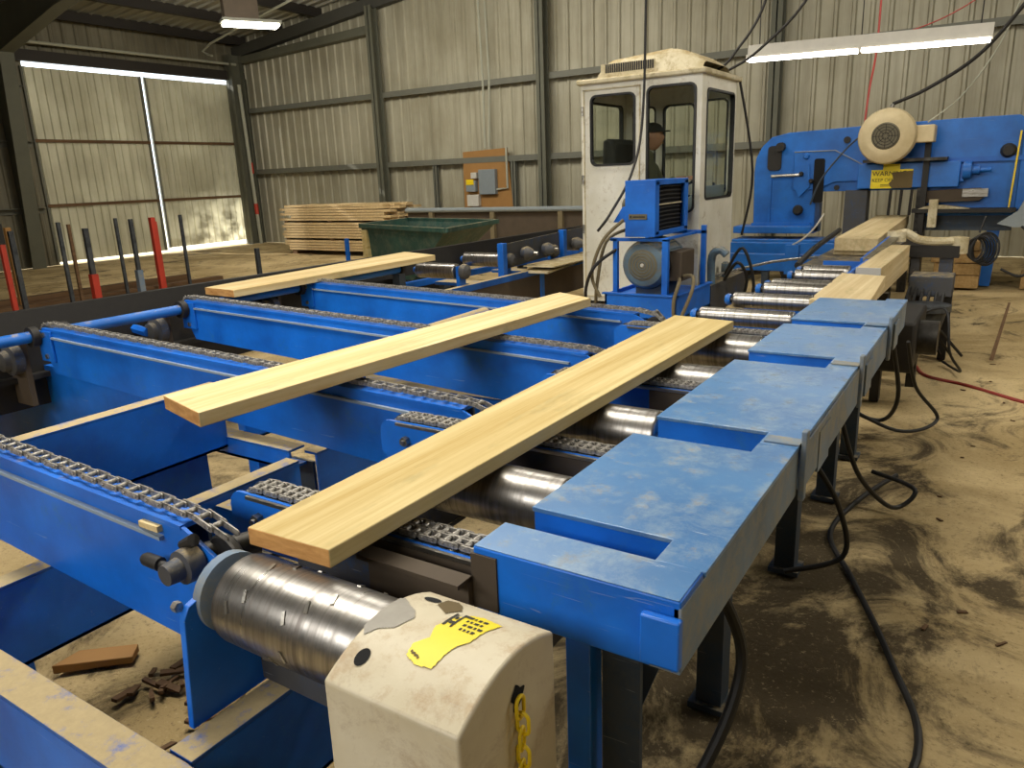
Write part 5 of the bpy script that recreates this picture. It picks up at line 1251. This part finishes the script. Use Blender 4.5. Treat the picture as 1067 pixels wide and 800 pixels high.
# dark long bunk behind the hopper
t = thing('steel_trough', 'long brown steel trough along the far wall behind the hopper', 'trough', (-8, 14, 0))
m = MB(); m.box(-11.2, -5.4, 13.2, 13.25, .25, .98); m.box(-11.2, -5.4, 13.2, 14.0, .25, .3); m.box(-11.2, -5.4, 13.95, 14.0, .25, .98); m.build('trough', M['brown_steel'], t)
m = MB(); m.cyl((-11.2, 13.15, 1.0), (-5.4, 13.15, 1.0), .05, 10); m.build('top_pipe', M['grey_box'], t)
m = MB()
for x in (-10.5, -8.9, -7.3, -5.8): m.box(x-.05, x+.05, 13.12, 13.2, 0, .98)
m.build('stanchion', M['hose_tan'], t)

# stake bunk on the left with red, grey and rusty stakes
t = thing('stake_bunk', 'dark steel bunk frame with brown timbers carrying upright stakes', 'rack', (-9.5, 5, 0))
m = MB(); m.box(-9.55, -9.40, 3.0, 6.9, .30, .42); m.box(-10.3, -10.15, 3.0, 6.9, .30, .42); m.build('long_timber', M['old_wood'], t)
m = MB(); m.box(-8.98, -8.92, 2.2, 6.2, .28, .34); m.build('front_bar', M['grease'], t)
for y in (3.4, 4.8, 6.2):
    m = MB(); m.box(-10.4, -8.9, y-.05, y+.05, .20, .30); m.build('cross_bar', M['grease'], t)
    for x in (-10.2, -9.0):
        m = MB(); m.box(x-.04, x+.04, y-.04, y+.04, 0, .2); m.build('leg', M['grease'], t)
m = MB(); m.cyl((-8.9, 4.75, .14), (-8.86, 4.75, .14), .07, 16); m.build('caster_wheel', M['grease'], t)
STK = [(-9.0, 3.93, 1.36, .05, 'red', 'red stake at the left edge with dark top, standing in the bunk'), (-9.05, 4.06, 1.28, .05, 'post_grey', 'dark steel stake right beside the red stake at the left edge'),
       (-9.6, 4.28, 1.30, .06, 'plywood', 'orange brown wooden stake leaning behind the dark stake'),
       (-9.0, 4.55, 1.34, .04, 'post_grey', 'pale grey stake in front of the door edge'), (-9.0, 4.66, 1.31, .035, 'old_wood', 'thin brown stake beside the pale grey stake'),
       (-9.0, 4.84, 1.25, .055, 'post_grey', 'grey stake with a red lower sleeve'), (-9.05, 5.25, 1.34, .035, 'post_grey', 'thin black stake left of the blue sleeve stake'),
       (-9.0, 5.41, 1.32, .045, 'post_grey', 'dark stake with a pale blue lower sleeve'), (-9.0, 5.69, 1.32, .06, 'red', 'bright red stake in front of the middle of the doors'),
       (-9.2, 5.86, 1.26, .03, 'red', 'thin rusty stake just right of the bright red stake'), (-9.0, 6.09, 1.33, .036, 'post_grey', 'slim grey stake right of the red ones'),
       (-8.9, 7.15, .80, .055, 'post_grey', 'short grey stub post behind the pale board'), (-8.9, 8.93, .78, .055, 'blue', 'short blue stub post in front of the lumber stack')]
for x, y, z, w, mt, l in STK:
    t = thing('upright_stake', l, 'post', (x, y, 0))
    zb_ = .0
    m = MB(); m.box(x-w/2, x+w/2, y-w/2, y+w/2, 0, z); m.build('post', M[mt], t, bevel=.004)
    if 'red lower' in l:
        m = MB(); m.box(x-w*.7, x+w*.7, y-w*.7, y+w*.7, .0, .72); m.build('sleeve', M['red'], t)
    if 'blue lower' in l:
        m = MB(); m.box(x-w*.75, x+w*.75, y-w*.8, y+w*.75, .0, .70); m.build('sleeve', M['blue_side'], t)
    if 'dark top' in l:
        m = MB(); m.box(x-w*.55, x+w*.55, y-w*.55, y+w*.55, 1.15, z+.005); m.build('dark_top', M['grease'], t)
    if z < .9:
        m = MB(); m.box(x-.12, x+.12, y-.12, y+.12, 0, .38); m.build('base_block', M['grease'], t)
m = MB(); m.box(-8.2, -7.95, 2.0, 8.5, .30, .36); tag(m.build('floor_rail', M['grease'], None, origin=(-8, 5, .3)), 'dark low rail running in front of the upright stakes', 'rail')
m = MB(); m.box(-6.6, -6.2, 1.2, 4.4, .40, .47); tag(m.build('lumber_board', M['timber'], None, origin=(-6.4, 2.8, .4), bevel=.004), 'pale board lying behind the long dark rail at the left edge', 'wooden board')
m = MB(); m.box(-6.55, -6.25, 1.6, 1.8, 0, .40); m.box(-6.55, -6.25, 3.8, 4.0, 0, .40); tag(m.build('timber_trestle', M['old_wood'], None, origin=(-6.4, 2.8, 0)), 'low wooden trestle under the pale board at the left edge', 'trestle')

# ================================================================== HOSES AND CABLES ON THE RIGHT FLOOR
def fl(x, y, r): return (x, y, floor_h(x, y)+r*.7)
m = MB(); m.tube([fl(-.95, 7.6, .012), fl(-.56, 7.1, .012), fl(-.40, 6.6, .012), fl(-.1, 6.35, .012), fl(.25, 6.0, .012), fl(.9, 5.6, .012)], .013, 8, 8)
tag(m.build('floor_hose', M['red_hose']), 'thin red air hose snaking over the sawdust on the right', 'hose')
m = MB(); m.tube([fl(-.20, 1.4, .014), fl(-.04, 2.1, .014), fl(-.16, 2.55, .014), fl(-.36, 3.05, .014), fl(-.52, 3.45, .014), fl(-.46, 3.9, .014), fl(-.34, 4.3, .014)], .012, 8, 8)
tag(m.build('floor_cable', M['black']), 'dark cable winding over the sawdust right of the tables', 'cable')
for k, (pts, r, l) in enumerate((
    ([(-.50, 1.62, .70), (-.42, 1.62, .48), (-.48, 1.45, .22), (-.62, 1.2, .05), (-.9, 1.0, .03)], .015, 'thick black hose curving down below the nearest table corner'),
    ([(-.46, 4.75, .62), (-.42, 4.85, .30), (-.50, 5.1, .07), (-.62, 5.0, .1), (-.75, 4.6, .35)], .013, 'thick black hose loop under the far tables'),
    ([(-.40, 4.9, .62), (-.35, 5.1, .30), (-.22, 5.25, .06), (-.42, 4.95, .05), (-.8, 4.7, .3)], .011, 'black hose loop reaching the floor beyond the tables'),
    ([(-.50, 3.4, .55), (-.42, 3.45, .30), (-.30, 3.75, .05), (-.22, 3.85, .12), (-.42, 3.9, .16)], .011, 'small black cable loop beside the third table'),
    ([(-.52, 2.9, .55), (-.42, 2.95, .35), (-.40, 3.0, .12), (-.6, 2.9, .05)], .011, 'dark cable hanging under the second table joint'),
    ([(-.48, 6.5, .5), (-.30, 6.5, .55), (-.24, 6.4, .25), (-.16, 6.6, .06), (-.3, 7.0, .03)], .010, 'black cable drooping from the valve stand'))):
    m = MB(); m.tube(pts, r, 10, 8); tag(m.build('hydraulic_hose', M['black']), l, 'hose')
m = MB(); m.hexa([(.02, 7.25, .02), (.05, 7.25, .02), (.05, 7.3, .02), (.02, 7.3, .02)], [(.11, 8.3, .34), (.13, 8.3, .34), (.13, 8.33, .34), (.11, 8.33, .34)])
tag(m.build('wooden_stick', M['old_wood'], None, origin=(.05, 7.3, .02)), 'thin wooden stick poking up from the sawdust on the right', 'stick')
random.seed(9)
for k in range(40):
    x, y = random.uniform(-.15, 1.0), random.uniform(1.6, 7.5); a = random.uniform(0, PI); l, w = random.uniform(.008, .03), random.uniform(.004, .009)
    z = floor_h(x, y)+.002; m = MB(); m.xf = Matrix.Translation((x, y, z)) @ Matrix.Rotation(a, 4, 'Z')
    m.hexa([(-l, -w, 0), (l, -w*.4, 0), (l*.8, w, 0), (-l, w*.7, 0)], [(-l, -w, .006), (l, -w*.4, .004), (l*.8, w, .006), (-l, w*.7, .006)]); m.xf = None
    tag(m.build('wood_chip', M['old_wood'], None, origin=(x, y, z)), 'small brown wood chip on the sawdust floor right of the tables', 'wood chip', 'wood chips on the right floor')

# ================================================================== LIGHT AND CAMERA
def area(loc, target, sx, sy, power, color):
    l = bpy.data.lights.new('area', 'AREA'); l.shape = 'RECTANGLE'; l.size = sx; l.size_y = sy; l.energy = power; l.color = color
    o = bpy.data.objects.new('unseen_light', l); COL.objects.link(o); o.location = loc
    o.rotation_euler = (Vector(target)-Vector(loc)).to_track_quat('-Z', 'Y').to_euler(); return o
WARM = (1, .95, .85)
area((-2.9, 1.8, 4.4), (-1.6, 2.3, .5), .35, 3.5, 215, WARM)
area((-5.2, 6.0, 4.8), (-4.8, 6.0, 0), .5, 5, 200, WARM)
area((-10.5, 9.5, 5.2), (-12.5, 13.5, 2), 6, .6, 290, WARM)  # added fill washing the back wall
area((-3.0, 10.5, 4.7), (-3.5, 13.5, 1.8), 8, .5, 130, WARM)  # added fill for the back wall behind the saw
area((3.4, 6.0, 4.6), (1.2, 6.5, 0), .4, 5, 190, WARM)  # added fill brightening the floor on the right
area((-2.5, -3.2, 3.4), (-2.2, 2.5, .6), 5, 1.2, 200, (1, .97, .92))  # added front fill from behind the camera, no fixture modelled
sun = bpy.data.lights.new('sun', 'SUN'); sun.energy = 9; sun.angle = .01; sun.color = (1, .95, .85)
so = bpy.data.objects.new('sun', sun); COL.objects.link(so); so.rotation_euler = Vector((.86, .12, -.5)).to_track_quat('-Z', 'Y').to_euler()
w = bpy.data.worlds.new('world'); bpy.context.scene.world = w; w.use_nodes = True
bg = w.node_tree.nodes['Background']; bg.inputs[0].default_value = (.80, .90, 1, 1); bg.inputs[1].default_value = 3.0

cam = bpy.data.cameras.new('camera'); co_ = bpy.data.objects.new('camera', cam); COL.objects.link(co_)
yaw, pit, rol = 5.78289423e-01, 2.69286467e-01, -3.93940930e-02
cy, sy = math.cos(yaw), math.sin(yaw)
f = Vector((-sy*math.cos(pit), cy*math.cos(pit), -math.sin(pit))); r = Vector((cy, sy, 0)); u = r.cross(f)
r2 = r*math.cos(rol)+u*math.sin(rol); u2 = r2.cross(f)
co_.matrix_world = Matrix(((r2.x, u2.x, -f.x, 0), (r2.y, u2.y, -f.y, 0), (r2.z, u2.z, -f.z, 1.65), (0, 0, 0, 1)))
cam.sensor_width = 36; cam.lens = 785/1067*36; cam.clip_start = .02; cam.clip_end = 300
sc = bpy.context.scene; sc.camera = co_
sc.view_settings.view_transform = 'Standard'; sc.view_settings.look = 'None'; sc.view_settings.exposure = 0; sc.view_settings.gamma = 1.0
